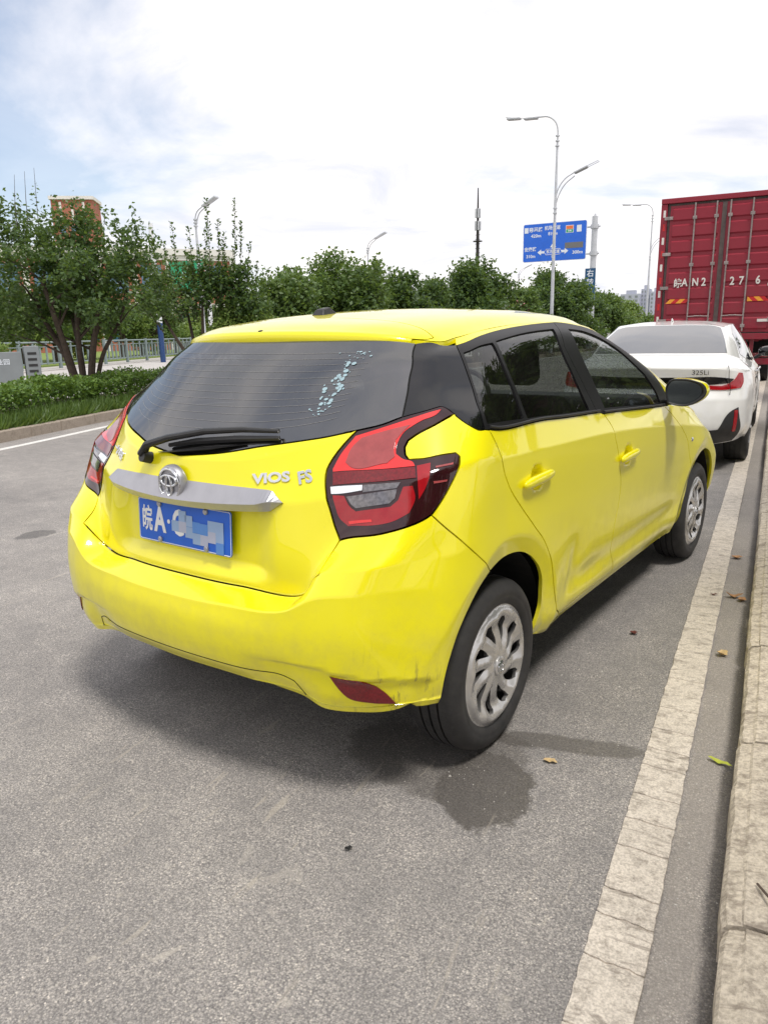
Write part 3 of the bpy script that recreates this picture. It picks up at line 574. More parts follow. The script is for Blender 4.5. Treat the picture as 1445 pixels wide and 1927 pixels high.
# edge line: thick worn paint broken across into pieces, one object each
line = sheet('edge_line', [(1.283, -6), (1.403, -6), (1.403, 90), (1.283, 90)], .004, LINEM, .003)
js = [-3.2, -2.72, -2.2, -1.92, -1.58, -1.30, -1.074, -.886, -.747, -.653, -.476, -.347, -.219, -.049, .061, .201, .369, .63, .92, 1.201, 1.284, 1.529, 1.83, 2.089, 2.343, 2.856, 3.3, 3.75, 4.3, 4.8, 5.4, 6.1]
rg = random.Random(3)
for a, b in zip(js[:-1], js[1:]):
    k = 10; L = []; Rr = []
    s0, s1 = rg.uniform(-.025, .025), rg.uniform(-.02, .02); g = .0022
    ya = lambda x: a + g + .10 * (1.343 - x) * .6 + .0022 * math.sin(x * 70 + a * 7) + .0015 * math.sin(x * 190 + a * 3); yb = lambda x: b - g + .10 * (1.343 - x) * .6 + .0022 * math.sin(x * 70 + b * 7) + .0015 * math.sin(x * 190 + b * 3)
    bot = [(x, ya(x)) for x in np.linspace(1.276, 1.410, 9)]; top = [(x, yb(x)) for x in np.linspace(1.410, 1.276, 9)]
    rt = [(1.410 + rg.uniform(-.003, .002), y) for y in np.linspace(bot[-1][1], top[0][1], 7)[1:-1]]; lt = [(1.276 + rg.uniform(-.002, .002), y) for y in np.linspace(top[-1][1], bot[0][1], 9)[1:-1]]
    MB().prism(bot + rt + top + lt, .002, .0085).build('line_piece', LINEM, line, bevel=.002)
MB().prism([(1.276, 6.11), (1.41, 6.10), (1.41, 90), (1.276, 90)], .002, .008).build('line_piece', LINEM, line)
# kerb on the right: stones, one object each, on a mortar bed
kerb = sheet('kerb', [(1.56, -6), (1.74, -6), (1.74, 120), (1.56, 120)], .06, KERBM, .05)
kj = [-3.3, -2.4, -1.62, -.779, .046, .843, 1.623, 2.44, 3.337, 4.15, 4.95, 5.75, 6.55, 7.4, 8.2, 9.0, 9.8, 10.6, 11.4, 12.2, 13.0, 13.8, 14.6, 15.4, 16.2]
prof = [(1.545, -.01), (1.5455, .096), (1.554, .110), (1.584, .116), (1.592, .122), (1.68, .126), (1.745, .128), (1.745, -.01)]
from mathutils import noise as mn
for a, b in list(zip(kj[:-1], kj[1:])):
    n = 22; off = rg.uniform(-.003, .004); V = []; F = []; k = len(prof)
    ys = np.linspace(a + .006, b - .006, n)
    for i, y in enumerate(ys):
        e = min(i, n - 1 - i); ch = .006 if e == 0 else 0
        for j, (x, z) in enumerate(prof):
            d = mn.noise(Vector((x * 9, y * 9, z * 20))) * .006 + mn.noise(Vector((x * 30, y * 30, 3))) * .003
            V.append((x + off + (d if j < 4 else 0) + ch * (j in (1, 2, 3)), y, z - (ch if 0 < j < 7 else 0) + (d if 1 < j < 7 else 0)))
    F = [(i * k + j, (i + 1) * k + j, (i + 1) * k + j + 1, i * k + j + 1) for i in range(n - 1) for j in range(k - 1)] + [tuple(range(k)), tuple(range((n - 1) * k + k - 1, (n - 1) * k - 1, -1))]
    mesh('kerb_stone', V, [f[::-1] for f in F], KERBM, kerb, True).data.set_sharp_from_angle(angle=R(9))
o = MB().box(1.545, 1.745, 16.21, 120, -.01, .128).build('kerb_stone', KERBM, kerb)
pv = sheet('pavement', [(1.752, -20), (60, -20), (60, 300), (1.752, 300)], .120, PAVE, .3)
# ---- planted median on the left
kp = [(-6.9, .2), (-7.35, 2.2), (-7.80, 4.3), (-8.16, 5.65), (-8.60, 7.4), (-8.78, 9.2), (-8.85, 11), (-8.85, 16)]
kp = [tuple(p) for p in catmull(kp, .98)] + [(-8.85, y) for y in range(17, 60)]
def offset(P, d):
    P = np.array(P); t = np.gradient(P, axis=0); t /= np.linalg.norm(t, axis=1)[:, None]; return P + np.stack([-t[:, 1], t[:, 0]], 1) * d
K0 = np.array(kp); K1 = offset(kp, .13)
bedp = [tuple(p) for p in offset(kp, .12)] + [(-8.97, 400), (-11.8, 400), (-11.8, -1.5), (-9.5, -1.0), (-7.2, -.6)]
bed = sheet('planting_bed', bedp, .10, SOIL, .25)
mk = MB().prism([tuple(p) for p in offset(kp, .02)] + [tuple(p) for p in offset(kp, .11)[::-1]], -.02, .06).build('median_kerb', KERB2); tag(mk, kind='structure')
for i in range(len(kp) - 1):
    a, b, c, d = K0[i], K0[i+1], K1[i+1], K1[i]; e = (b - a) * .006
    MB().prism([tuple(a + e), tuple(b - e), tuple(c - e), tuple(d + e)], -.02, .15 + rg.uniform(-.004, .004)).build('kerb_stone', KERB2, mk, bevel=.012)
wl_ = MB(); A = offset(kp[:-1], -.40); B_ = offset(kp[:-1], -.52)
wl_.prism([tuple(p) for p in B_] + [tuple(p) for p in A[::-1]], .001, .005); tag(wl_.build('white_line', LINEW), kind='structure')
MB().prism([(-11.95, -1.5), (-11.81, -1.5), (-11.81, 400), (-11.95, 400)], -.05, .14).build('kerb_stone', KERB2, mk)

# ---------------------------------------------------------------- yellow hatchback (origin on the ground under the rear axle, y forward)
CAR_RZ = R(-8.6)
def sst(x, a, b):
    t = np.clip((x - a) / (b - a), 0, 1); return t * t * (3 - 2 * t)
def body_disp(P):
    x, y, z = P[:, 0], P[:, 1], P[:, 2]; ax = np.abs(x); f = np.zeros(len(P)); side = sst(ax, .66, .76)
    for cy, cz, s in ((0, .30, 1.0), (2.56, .295, .8)):
        r = np.hypot(y - cy, z - cz)
        f += side * s * np.where(r < .437, -.004 + .016 * np.clip((r - .362) / .075, 0, 1.0), .012 * np.exp(-(np.maximum(r - .437, 0) / .09) ** 1.5)) * (r < .9)
    for cy, cz in ((.205, .895), (1.135, .838)):
        d = np.hypot((y - cy) / .054, (z - cz) / .050); f -= side * .021 * (1 - sst(d, .45, 1.0))
    lo = sst(y, .42, .60) * (1 - sst(y, 2.0, 2.2)) * side
    f -= lo * .007 * np.exp(-((z - .415) / .045) ** 2)
    rr = (y < -.42)
    f -= rr * .034 * (1 - sst(ax, .30, .40)) * sst(z, .648, .705) * (1 - sst(z, .868, .885))
    zl = .462 - .20 * np.maximum(ax - .55, 0)
    f -= (y < -.28) * .013 * (1 - sst(z, zl - .016, zl + .006)) * sst(ax, .30, .50) * (1 - sst(ax, .79, .83))
    right = (x > .6) * 1.0
    f -= right * .011 * np.exp(-(((y - .60) / .085) ** 2 + ((z - .50) / .10) ** 2))
    f += right * .004 * np.exp(-(((y - .55 - .25 * (z - .5)) / .035) ** 2 + ((z - .47) / .08) ** 2))
    f -= right * .005 * np.exp(-(((y - .80) / .12) ** 2 + ((z - .40) / .05) ** 2))
    return f
BODY = Grid(G, TU, TV, (4, 5, 7, 8), True, body_disp)
_RT = T.transpose(1, 0, 2)
SU_ = knots(T); SV_ = knots(_RT)
ROOFS = Grid(_RT, SV_, SU_, (), False, None)
def inv(S, pts, ij, guess):
    """surface coordinates of points given two of their three coordinates"""
    q = np.tile(np.array(guess, float), (len(pts), 1)); tgt = np.array(pts, float); i, j = ij
    for _ in range(25):
        e = .002; p = S.base(q); a = (S.base(q + [e, 0]) - p) / e; b = (S.base(q + [0, e]) - p) / e
        M_ = np.stack([np.stack([a[:, i], b[:, i]], 1), np.stack([a[:, j], b[:, j]], 1)], 1); r = tgt - p[:, [i, j]]
        d = np.array([np.linalg.lstsq(m_, r_, rcond=None)[0] for m_, r_ in zip(M_, r)]); q = q + np.clip(d, -.15, .15)
        q[:, 0] = np.clip(q[:, 0], 0, S.tu[-1]); q[:, 1] = np.clip(q[:, 1], 0, S.tv[-1])
    return q
def gv(r): return float(np.interp(r, np.arange(13), TV))
def gu(c): return float(np.interp(c, np.arange(17), TU))
def ru(c): return float(np.interp(c, np.arange(5), SV_))
def rv(r): return float(np.interp(r, np.arange(7), SU_))
def uend(name, i=-1): return tuple(CURVES[name][i])
def full(curves, step=.018, mid=0.0):
    h = []
    for c in curves:
        P = catmull(CURVES[c[1]], step)[::-1] if isinstance(c, tuple) else (catmull(CURVES[c], step) if isinstance(c, str) else catmull(c, step))
        h += list(P if not len(h) or np.linalg.norm(h[-1] - P[0]) > .02 else P[1:])
    h = np.array(h); l = h[::-1] * [-1, 1] + [2 * mid, 0]
    out = list(h) + [p for p in l if abs(p[0] - mid) > 1e-6]
    return np.array(out)
rings = []
for cy, cz, cgu in ((0, .30, 7), (2.56, .295, 12)):
    for rr_ in (.400, .424, .4365, .447, .462, .485):
        L = [(cy + rr_ * math.cos(a), cz + rr_ * math.sin(a)) for a in np.linspace(R(4), R(176), int(rr_ * 3.1 / .0125))]
        q = inv(BODY, L, (1, 2), (gu(cgu), gv(3.5))); pp = BODY.base(q); ok = np.hypot(pp[:, 1] - [l[0] for l in L], pp[:, 2] - [l[1] for l in L]) < .002; rings.append(q[ok])
RINGS = np.concatenate(rings)
hatch = empty('hatchback', (0, 0, 0), CAR_RZ, 'bright yellow hatchback with a dented rear door, parked at the kerb in front', 'car')
ends = lambda a, b: [a, b]
rr0 = uend('rarch', 0); rb = [(0.0, 0.0), (rr0[0], 0.0), rr0]
bumper = panel('rear_bumper', BODY, full([[(0, 0.0), (rr0[0] - .01, 0.0)], [(rr0[0] - .005, 0.001), rr0], 'rarch', ('-', 'seam'), 'light_bot', ('-', 'tg_diag'), ('-', 'tg_bottom')]), YEL, hatch, both=False, res=.015, flange=.02, extra=np.concatenate([RINGS, RINGS * [-1, 1]]))
tailgate = panel('tailgate', BODY, full(['tg_bottom', 'tg_diag', 'light_inner', ('-', 'glass_bot')]), YEL, hatch, both=False, res=.018, gap=.003, flange=.02)
tw = uend('glass_right')
rwin = panel('rear_window', BODY, full(['glass_bot', 'glass_bot2', 'glass_right', [tw, (.44, gv(11.95)), (0, gv(11.95))]]), GLR, hatch, both=False, res=.03, gap=.0035, flange=0)
inner = [(0, .855), (.25, .868), (.42, .868), (.472, .885), (.515, .935), (.527, 1.0), (.518, 1.09), (.480, 1.17), (.455, 1.205), (.41, 1.235), (0, 1.245)]
ih = np.array(list(catmull(inner, .015)) + [p * [-1, 1] for p in catmull(inner, .015)[::-1] if abs(p[0]) > 1e-6])
panel('window_border', BODY, full(['glass_bot', 'glass_bot2', 'glass_right', [tw, (.44, gv(11.95)), (0, gv(11.95))]]), FRIT, rwin, both=False, res=.03, gap=.0035, flange=.02, holes=[ih], off=-.002, holeflange=0)
panel('pillar_trim', BODY, loop(['light_top', 'light_tip', 'dp_bottom', 'dp_right', [uend('dp_right'), (gu(3.9), gv(11.98)), tw], ('-', 'glass_right')]), BLKG, hatch, gap=.002, res=.03)
qg = catmull(CURVES['glass_right'], .02); PG = BODY.pos(qg) - BODY.normal(qg) * .012
for sg in (1, -1): MB().tube([(p[0] * sg, p[1], p[2]) for p in PG], .009, 6).build('glass_seal', DARK, hatch, True)
lights = panel('taillight', BODY, loop(['light_inner', 'glass_bot2', 'light_top', 'light_tip', 'light_notch', 'light_out', 'light_bot'], .012), REDX, hatch, gap=.0035, res=.02, flange=.03, off=.002)
e1 = uend('dr_shut'); a2 = uend('rarch2'); qb = (gu(8.45), 0.0)
panel('rear_quarter_panel', BODY, loop(['dp_bottom', 'dr_shut', [e1, qb], [qb, (a2[0], 0.0)], ('-', 'rarch2'), ('-', 'seam'), ('-', 'light_out'), ('-', 'light_notch')]), YEL, hatch, res=.018, extra=RINGS, gap=.0026)
fa = uend('farch', 0)
panel('sill', BODY, loop([[qb, (e1[0] + .003, e1[1])], 'door_bot1', 'door_bot2', [uend('door_bot2'), (fa[0], fa[1])], [fa, (fa[0], 0.0)], [(fa[0], 0.0), qb]]), YEL, hatch, gap=.001, res=.03)
rdoor = panel('rear_door', BODY, loop(['dr_shut', 'door_bot1', ('-', 'b_shut'), ('-', 'belt1')]), YEL, hatch, res=.016, extra=RINGS, gap=.0026)
fdoor = panel('front_door', BODY, loop(['b_shut', 'door_bot2', ('-', 'f_shut'), ('-', 'belt2')]), YEL, hatch, res=.020, extra=RINGS, gap=.0026)
g1, g2, g3 = closed('g1', .012), closed('g2', .012), closed('g3', .012)
wf1 = panel('window_frame', BODY, loop([('-', 'bpil_mid'), ('-', 'roofline1'), ('-', 'dp_right'), 'belt1']), BLKF, hatch, holes=[g1, g2], gap=.0015, res=.03, holeflange=.008)
wf2 = panel('window_frame', BODY, loop(['bpil_mid', [uend('bpil_mid'), uend('belt2', 0)], 'belt2', [uend('belt2'), uend('roofline2')], ('-', 'roofline2')]), BLKF, hatch, holes=[g3], gap=.0015, res=.03, holeflange=.008)
for g in (g1, g2, g3): panel('side_window', BODY, g, GLS, hatch, gap=0, res=.05, flange=0, off=-.005)
panel('roof_rail', BODY, loop(['roofline1', 'roofline2', [uend('roofline2'), (gu(11.6), gv(8.05)), (gu(12), gv(8.1))], [(gu(12), gv(8.1)), (gu(12), gv(12))], [(gu(12), gv(12)), (uend('dp_right')[0], gv(12))], [(uend('dp_right')[0], gv(12)), uend('dp_right')]]), YEL, hatch, gap=.0, res=.025)
panel('windshield', BODY, full([[(gu(16), gv(8.1)), (gu(12), gv(8.1))], [(gu(12), gv(8.1)), (gu(12), gv(11.9))], [(gu(12), gv(11.9)), (gu(16), gv(11.9))]], .03, gu(16)), GLF, hatch, both=False, res=.08, flange=0)
fe = uend('farch')
panel('front_fender', BODY, loop(['f_shut', [uend('f_shut'), fa], 'farch', [fe, (fe[0], 0.0)], [(fe[0], 0.0), (gu(13.3), 0.0)], [(gu(13.3), 0.0), (gu(13.3), gv(7))], [(gu(13.3), gv(7)), (gu(12.5), gv(7.1)), (gu(12), gv(7.4)), (gu(11.7), gv(8.02)), uend('belt2')]], .02), YEL, hatch, res=.03, extra=RINGS)
panel('hood', BODY, full([[(gu(16), gv(7.05)), (gu(13.3), gv(7.02))], [(gu(13.3), gv(7.02)), (gu(12.5), gv(7.12)), (gu(12), gv(7.42)), (gu(11.75), gv(8.0))], [(gu(11.75), gv(8.0)), (gu(16), gv(8.05))]], .03, gu(16)), YEL, hatch, both=False, res=.05)
fbump = panel('front_bumper', BODY, full([[(gu(16), 0), (gu(13.3), 0)], [(gu(13.3), 0), (gu(13.3), gv(7.02))], [(gu(13.3), gv(7.02)), (gu(16), gv(7.03))]], .03, gu(16)), YEL, hatch, both=False, res=.05)
panel('headlight', BODY, closed([(gu(13.0), gv(4.6)), (gu(14.2), gv(4.6)), (gu(14.4), gv(6.2)), (gu(12.9), gv(6.8))], .02), CLR, hatch, res=.04, off=.004)
# roof and spoiler share one crowned surface
sp = [(0, rv(0)), (ru(3.93), rv(0))], [(ru(3.93), rv(0)), (ru(3.75), rv(.5)), (ru(3.5), rv(1.15)), (ru(2.6), rv(1.55)), (ru(1.5), rv(1.7)), (0, rv(1.75))]
spoiler = panel('spoiler', ROOFS, full(sp), YEL, hatch, both=False, res=.03, gap=.002, flange=.01)
panel('roof', ROOFS, full([[(0, rv(1.75)), (ru(1.5), rv(1.7)), (ru(2.6), rv(1.55)), (ru(3.5), rv(1.15)), (ru(3.75), rv(.5)), (ru(3.93), rv(0))], [(ru(3.93), rv(0)), (ru(4), rv(.02)), (ru(4), rv(1)), (ru(4), rv(2)), (ru(4), rv(6))], [(ru(4), rv(6)), (0, rv(6))]]), YEL, hatch, both=False, res=.035, gap=.002, flange=.005)
# rear lip of the spoiler, rolled over and under
us = np.linspace(-ru(3.93), ru(3.93), 61); E0 = ROOFS.pos(np.stack([us, np.full_like(us, rv(.02))], 1)); n = len(us)
prof = [(0, 0), (-.008, -.003), (-.013, -.012), (-.012, -.034), (-.005, -.045), (.03, -.038), (.07, -.024)]
V = []; k = np.clip((1 - np.abs(us) / us[-1]) / .06, .0, 1) ** .5
for a, b in prof: V.append(E0 + np.stack([np.zeros(n), a * (.6 + .4 * k), b * (.85 + .15 * k)], 1))
F = [(i * n + j, i * n + j + 1, (i + 1) * n + j + 1, (i + 1) * n + j) for i in range(len(prof) - 1) for j in range(n - 1)]
mesh('lip', np.concatenate(V), [f[::-1] for f in F], YEL, spoiler, True)
qa = np.stack([np.linspace(gu(2.6), gu(7.6), 40), np.full(40, gv(11.97))], 1); PA = BODY.pos(qa)
qe = np.stack([np.full(120, ru(4) - .001), np.linspace(0, rv(2.6), 120)], 1); PE = ROOFS.pos(qe); PE = np.concatenate([ROOFS.pos(np.stack([np.linspace(ru(3), ru(4) - .002, 12), np.zeros(12)], 1)), PE])
PB = np.array([PE[np.argmin(np.hypot(PE[:, 0] - p[0], PE[:, 1] - p[1]))] for p in PA]) - [0, 0, .0015]; PA = PA - [0, 0, .012] + (PA - PB) * [-.4, -.4, 0]
for sg in (1, -1):
    V = np.concatenate([PA, PB]) * [sg, 1, 1]; F = [(i, i + 1, 41 + i, 40 + i) for i in range(39)]
    mesh('drip_rail', V, F if sg > 0 else [f[::-1] for f in F], YEL, hatch, True)
MB().lathe([(-.188, .001), (-.187, .008), (-.176, .010)], 16, 'y', (.005, .0, 1.374)).build('washer_jet', BLKP, spoiler, True)
# shark base of the aerial
m = MB(); m.add([(-.028, .12, 1.433), (.028, .12, 1.433), (.024, .21, 1.438), (-.024, .21, 1.438), (-.018, .135, 1.455), (.018, .135, 1.455), (.010, .18, 1.463), (-.010, .18, 1.463)], [(0, 1, 5, 4), (1, 2, 6, 5), (2, 3, 7, 6), (3, 0, 4, 7), (4, 5, 6, 7)])
m.build('aerial_base', BLKP, hatch, True, .004)
# ---- tail lights: coloured lens areas
LENS = [('lens', 'L_red', REDB, .0035), ('lens', 'L_ins', PINK, .005), ('lens', 'L_band', REDD, .0035), ('lens', 'L_blk', REDC, .0035), ('reversing_lens', 'L_wht', WLENS, .0038), ('lens', 'L_clr', CLR, .0038),
        ('lens', 'L_u', REDC, .0034), ('reversing_lens', 'L_lens', CLR, .005), ('lens', 'L_line', REDB, .005), ('lens', 'L_slit1', PINK, .0035), ('lens', 'L_slit2', PINK, .0035)]
for nm, cv, mt, off in LENS:
    o = panel(nm, BODY, closed(cv, .008), mt, lights[0], gap=0, flange=.002, res=.016, off=off)
    o[1].parent = lights[1]
refl = panel('reflector', BODY, closed('refl', .01), REDD, bumper, gap=0, flange=.004, res=.02, off=.004)
# seam of the lower bumper insert
ul = float(np.interp(2, np.arange(17), TU))
pts = [(-ul - .035, .004), (-ul - .01, .052), (-ul + .03, .066)] + [(u, .066) for u in np.linspace(-.36, .36, 15)] + [(ul - .03, .066), (ul + .01, .052), (ul + .035, .004)]
Pz = BODY.pos(catmull(pts, .012)); MB().tube([tuple(p) for p in Pz], .0016, 5).build('insert_seam', DARK, bumper)
# exhaust and towing dark underside
# ---- garnish bar with badge
def onb(u, v, off=0.0):
    q = np.array([[u, v]]); return Vector(BODY.base(q)[0] + BODY.nrm(BODY.base, q)[0] * off)
def vz(u, z):
    vs = np.linspace(gv(5), gv(8), 200); P = BODY.base(np.stack([np.full(200, abs(u)), vs], 1)); return float(np.interp(z, P[:, 2], vs))
xs = np.linspace(-.425, .425, 61); rows = []; m = MB()
for x in xs:
    q = abs(x); zt = .941 - .010 * (q / .42) ** 2; zb = .862 + .016 * (q / .42) ** 2; zm = zb + .022
    e = np.clip((.425 - q) / .045, 0, 1); zt = zm + (zt - zm) * e if x < 0 or True else zt; zb = zm + (zb - zm) * e
    t = .020 * min(1, .25 + e)
    us = x
    rows.append([onb(us, vz(us, zt), -.004), onb(us, vz(us, zt), .005), onb(us, vz(us, zm), .004 + t), onb(us, vz(us, zb), .005), onb(us, vz(us, zb), -.004)])
V = [tuple(p) for r in rows for p in r]; F = [(i * 5 + j, (i + 1) * 5 + j, (i + 1) * 5 + j + 1, i * 5 + j + 1) for i in range(60) for j in range(4)]
gar = mesh('garnish_bar', V, [f[::-1] for f in F], SIL, tailgate, False)
c0 = onb(0, vz(0, .928), .0); nn = Vector(BODY.nrm(BODY.base, np.array([[0.0, vz(0, .928)]]))[0]); fm = frame(c0, (1, 0, 0), Vector((0, 0, 1)))
badge = mesh('badge', [], [], SIL, tailgate)
mb = MB().lathe([(0, .060), (.012, .060), (.021, .056), (.024, .051)], 48, 'z'); mb.lathe([(.024, .051), (.021, .047), (.021, .0005)], 48, 'z')
for v in range(len(mb.V)): mb.V[v] = tuple(fm @ Vector(mb.V[v]))
bpy.data.objects.remove(badge); badge = mb.build('badge', SIL, tailgate, True)
def ell(cx, cy, a, b, r, z=.023, n=48): return [tuple(fm @ Vector((cx + a * math.cos(t), cy + b * math.sin(t), z))) for t in np.linspace(0, 2 * math.pi, n, endpoint=False)]
mm = MB(); mm.tube(ell(0, 0, .0475, .0475, 0), .0045, 8, True); mm.tube(ell(0, .012, .036, .0165, 0, .025), .0042, 8, True); mm.tube(ell(0, -.004, .0125, .0325, 0, .026), .0042, 8, True)
mm.build('emblem', CHR, badge, True)
# ---- licence plate
pc = Vector((.005, -.572, .790)); pm = frame(pc, (1, 0, 0), (0, .07, 1))
def rrect(w, h, r, n=6):
    return [(sx * (w / 2 - r) + r * math.cos(a), sy * (h / 2 - r) + r * math.sin(a)) for sx, sy, a0 in ((1, 1, 0), (-1, 1, 90), (-1, -1, 180), (1, -1, 270)) for a in [R(a0 + 90 * i / n) for i in range(n + 1)]]
plate = MB().prism(rrect(.44, .14, .010), 0, .003, pm).build('licence_plate', PLB, tailgate)
ring = rrect(.434, .134, .008); mm = MB(); mm.tube([tuple(pm @ Vector((x, y, .0032))) for x, y in ring], .0012, 4, True); mm.build('plate_edge', PLW, plate)
def on_plate(x, y, z=.0036): return pm @ Matrix.Translation((x, y, z))
text('character', '皖', .088, PLW, plate, on_plate(-.176, -.002), .0006, sx=.60, off=.0015)
text('character', 'A', .112, PLW, plate, on_plate(-.112, .002), .0006, sx=.70, off=.004)
text('character', '·', .10, PLW, plate, on_plate(-.068, 0), .0006, off=.001)
text('character', 'C', .112, PLW, plate, on_plate(-.022, .002), .0006, sx=.70, off=.004)
cells = [(-.035, -.005, 0), (.0, -.005, 1), (.03, .018, 0), (.03, -.018, 0), (.065, .002, 3), (.065, -.034, 2), (.10, -.034, 1), (.10, .0, 3), (.135, -.02, 1), (.135, .014, 0), (.17, .014, 2), (.17, -.02, 0), (.17, -.05, 3), (.0, .03, 0)]
for cxp, cyp, kk in cells: MB().box(cxp - .0174, cxp + .0174, cyp - .0176, cyp + .0176, .0042 + .0001 * (kk + 1), .0046 + .0001 * (kk + 1), pm).build('blurred_patch', (PRN1, PRN2, PRN1, PRN3)[kk], plate)
for x, y in ((-.11, .058), (.11, .058), (-.11, -.058), (.11, -.058)):
    b = MB().lathe([(.003, .0095), (.008, .0095), (.011, .006), (.011, .0003)], 14, 'z'); b.V = [tuple(pm @ Matrix.Translation((x, y, 0)) @ Vector(v)) for v in b.V]; b.build('plate_screw', SIL, plate, True)
# ---- lettering on the tailgate
def badge_text(body, u, z, size, sx, mat_, tilt=0, ext=.002, al='CENTER'):
    q = np.array([[u, vz(u, z)]]); p = BODY.pos(q)[0]; nn = BODY.normal(q)[0]; p2 = BODY.pos(q + [.02, 0])[0]
    xa = Vector(p2 - p).normalized(); za = Vector(nn); ya = za.cross(xa)
    M = frame(Vector(p) + za * .0015, xa, ya) @ Matrix.Rotation(tilt, 4, 'Z')
    return text('lettering', body, size, mat_, tailgate, M, ext, sx=sx, align=al, off=.0016)
badge_text('VIOS', .368, .966, .040, 1.35, CHR, 0)
badge_text('FS', .472, .970, .052, .9, CHR, 0)
badge_text('一汽丰田', -.435, .982, .030, 1.15, CHR, 0, .001)
# ---- rear wiper
def rear_pt(x, z, off):
    vs = np.linspace(gv(7), gv(11.5), 300); P = BODY.base(np.stack([np.full(300, abs(x)), vs], 1)); v = float(np.interp(z, P[:, 2], vs)); p = onb(abs(x), v, off); return Vector((math.copysign(p.x, x), p.y, p.z))
wip = MB().tube([rear_pt(-.155, 1.000, .024), rear_pt(-.12, 1.012, .040), rear_pt(-.04, 1.035, .040), rear_pt(.09, 1.062, .036), rear_pt(.22, 1.076, .030), rear_pt(.345, 1.078, .024)], [.017, .015, .014, .013, .011, .008], 10, flat=.8).build('rear_wiper', BLKP, hatch, True)
MB().tube([rear_pt(-.145, .992, -.004), rear_pt(-.145, .992, .032)], [.020, .018], 14).build('pivot', BLKP, wip, True)
MB().tube([rear_pt(-.06, 1.030, .010), rear_pt(.05, 1.048, .010), rear_pt(.20, 1.062, .010), rear_pt(.35, 1.068, .010)], [.006, .009, .009, .006], 6, flat=1.2).build('blade', BLKP, wip, True)
MB().tube([rear_pt(-.10, 1.012, .003), rear_pt(.0, 1.020, .006), rear_pt(.12, 1.034, .006), rear_pt(.24, 1.052, .004)], [.004, .014, .013, .003], 6, flat=.3).build('cover', BLKF, wip, True)
# ---- heater lines and the pale dots stuck on the rear window
mm = MB()
for i in range(12):
    v = .905 + i * .0265; w = .46 if v > 1.15 else .49
    P = [onb(u, v, .0012) if u >= 0 else Vector((-1, 1, 1)) * onb(-u, v, .0012) for u in np.linspace(-w, w, 25)]
    mm.tube(P, .0004, 3)
mm.build('heater_wires', LINE, rwin)
mm = MB(); rng = random.Random(4)
for i in range(95):
    t = rng.random(); cu = .405 + .02 * math.sin(t * 5) + .035 * t ** 2 * (1 if t > .2 else 0); v = .935 + .265 * t; u = .415 + (t - .5) * .02 + rng.gauss(0, .020); r = rng.choice((.002, .003, .003, .004, .005, .0065)) * (1.1 if .15 < t < .8 else .6)
    c = onb(u, v, .0016); q = np.array([[u, v]]); nn = Vector(BODY.nrm(BODY.base, q)[0]); M = frame(c, (1, .3, 0), nn.cross(Vector((1, .3, 0))) * -1); fm2 = Matrix(M)
    n = 9; e = rng.uniform(.7, 1.3); mm.add([tuple(c + (fm2.to_3x3() @ Vector((r * e * math.cos(a), 0, 0))) + (nn.cross(Vector((1, 0, 0))).normalized() * r * math.sin(a))) for a in [2 * math.pi * j / n for j in range(n)]], [tuple(range(n))])
o = mm.build('sticker_dots', DOT, rwin); o['kind'] = 'stuff'
# ---- door handles, turn repeater, mirrors
def capsule(c, half, ry, rz_, rx):
    V = []; F = []; a = 14; b = 20
    for i in range(a + 1):
        th = math.pi * i / a
        for j in range(b):
            ph = 2 * math.pi * j / b; s = math.sin(th) ** .7; yy = -math.cos(th)
            V.append((c[0] + rx * s * math.cos(ph), c[1] + yy * ry + math.copysign(half, yy) * (abs(yy) ** .3), c[2] + rz_ * s * math.sin(ph) + .004 * math.sin(yy * 2)))
    for i in range(a):
        for j in range(b): F.append((i * b + j, i * b + (j + 1) % b, (i + 1) * b + (j + 1) % b, (i + 1) * b + j))
    return V, F
for (cy, cz), dd in (((.195, .892), rdoor), ((1.130, .836), fdoor)):
    for sg, d in zip((1, -1), dd):
        V, F = capsule((.864, cy, cz), .068, .045, .018, .013); V = [(v[0] * sg, v[1], v[2]) for v in V]
        mesh('handle', V, F, YEL, d, True)
belt = CURVES['belt1'] + CURVES['belt2'][1:]
for i, nm in enumerate(('belt1', 'belt2')):
    Pz = BODY.pos(catmull([(u, v + .010) for u, v in CURVES[nm]], .03)); Nz = BODY.normal(catmull([(u, v + .010) for u, v in CURVES[nm]], .03))
    for sg in (1, -1):
        mb = MB(); mb.tube([(p[0] * sg, p[1], p[2]) for p in Pz + Nz * .002], .0075, 8, flat=.6); mb.build('belt_molding', BLKP, hatch, True)
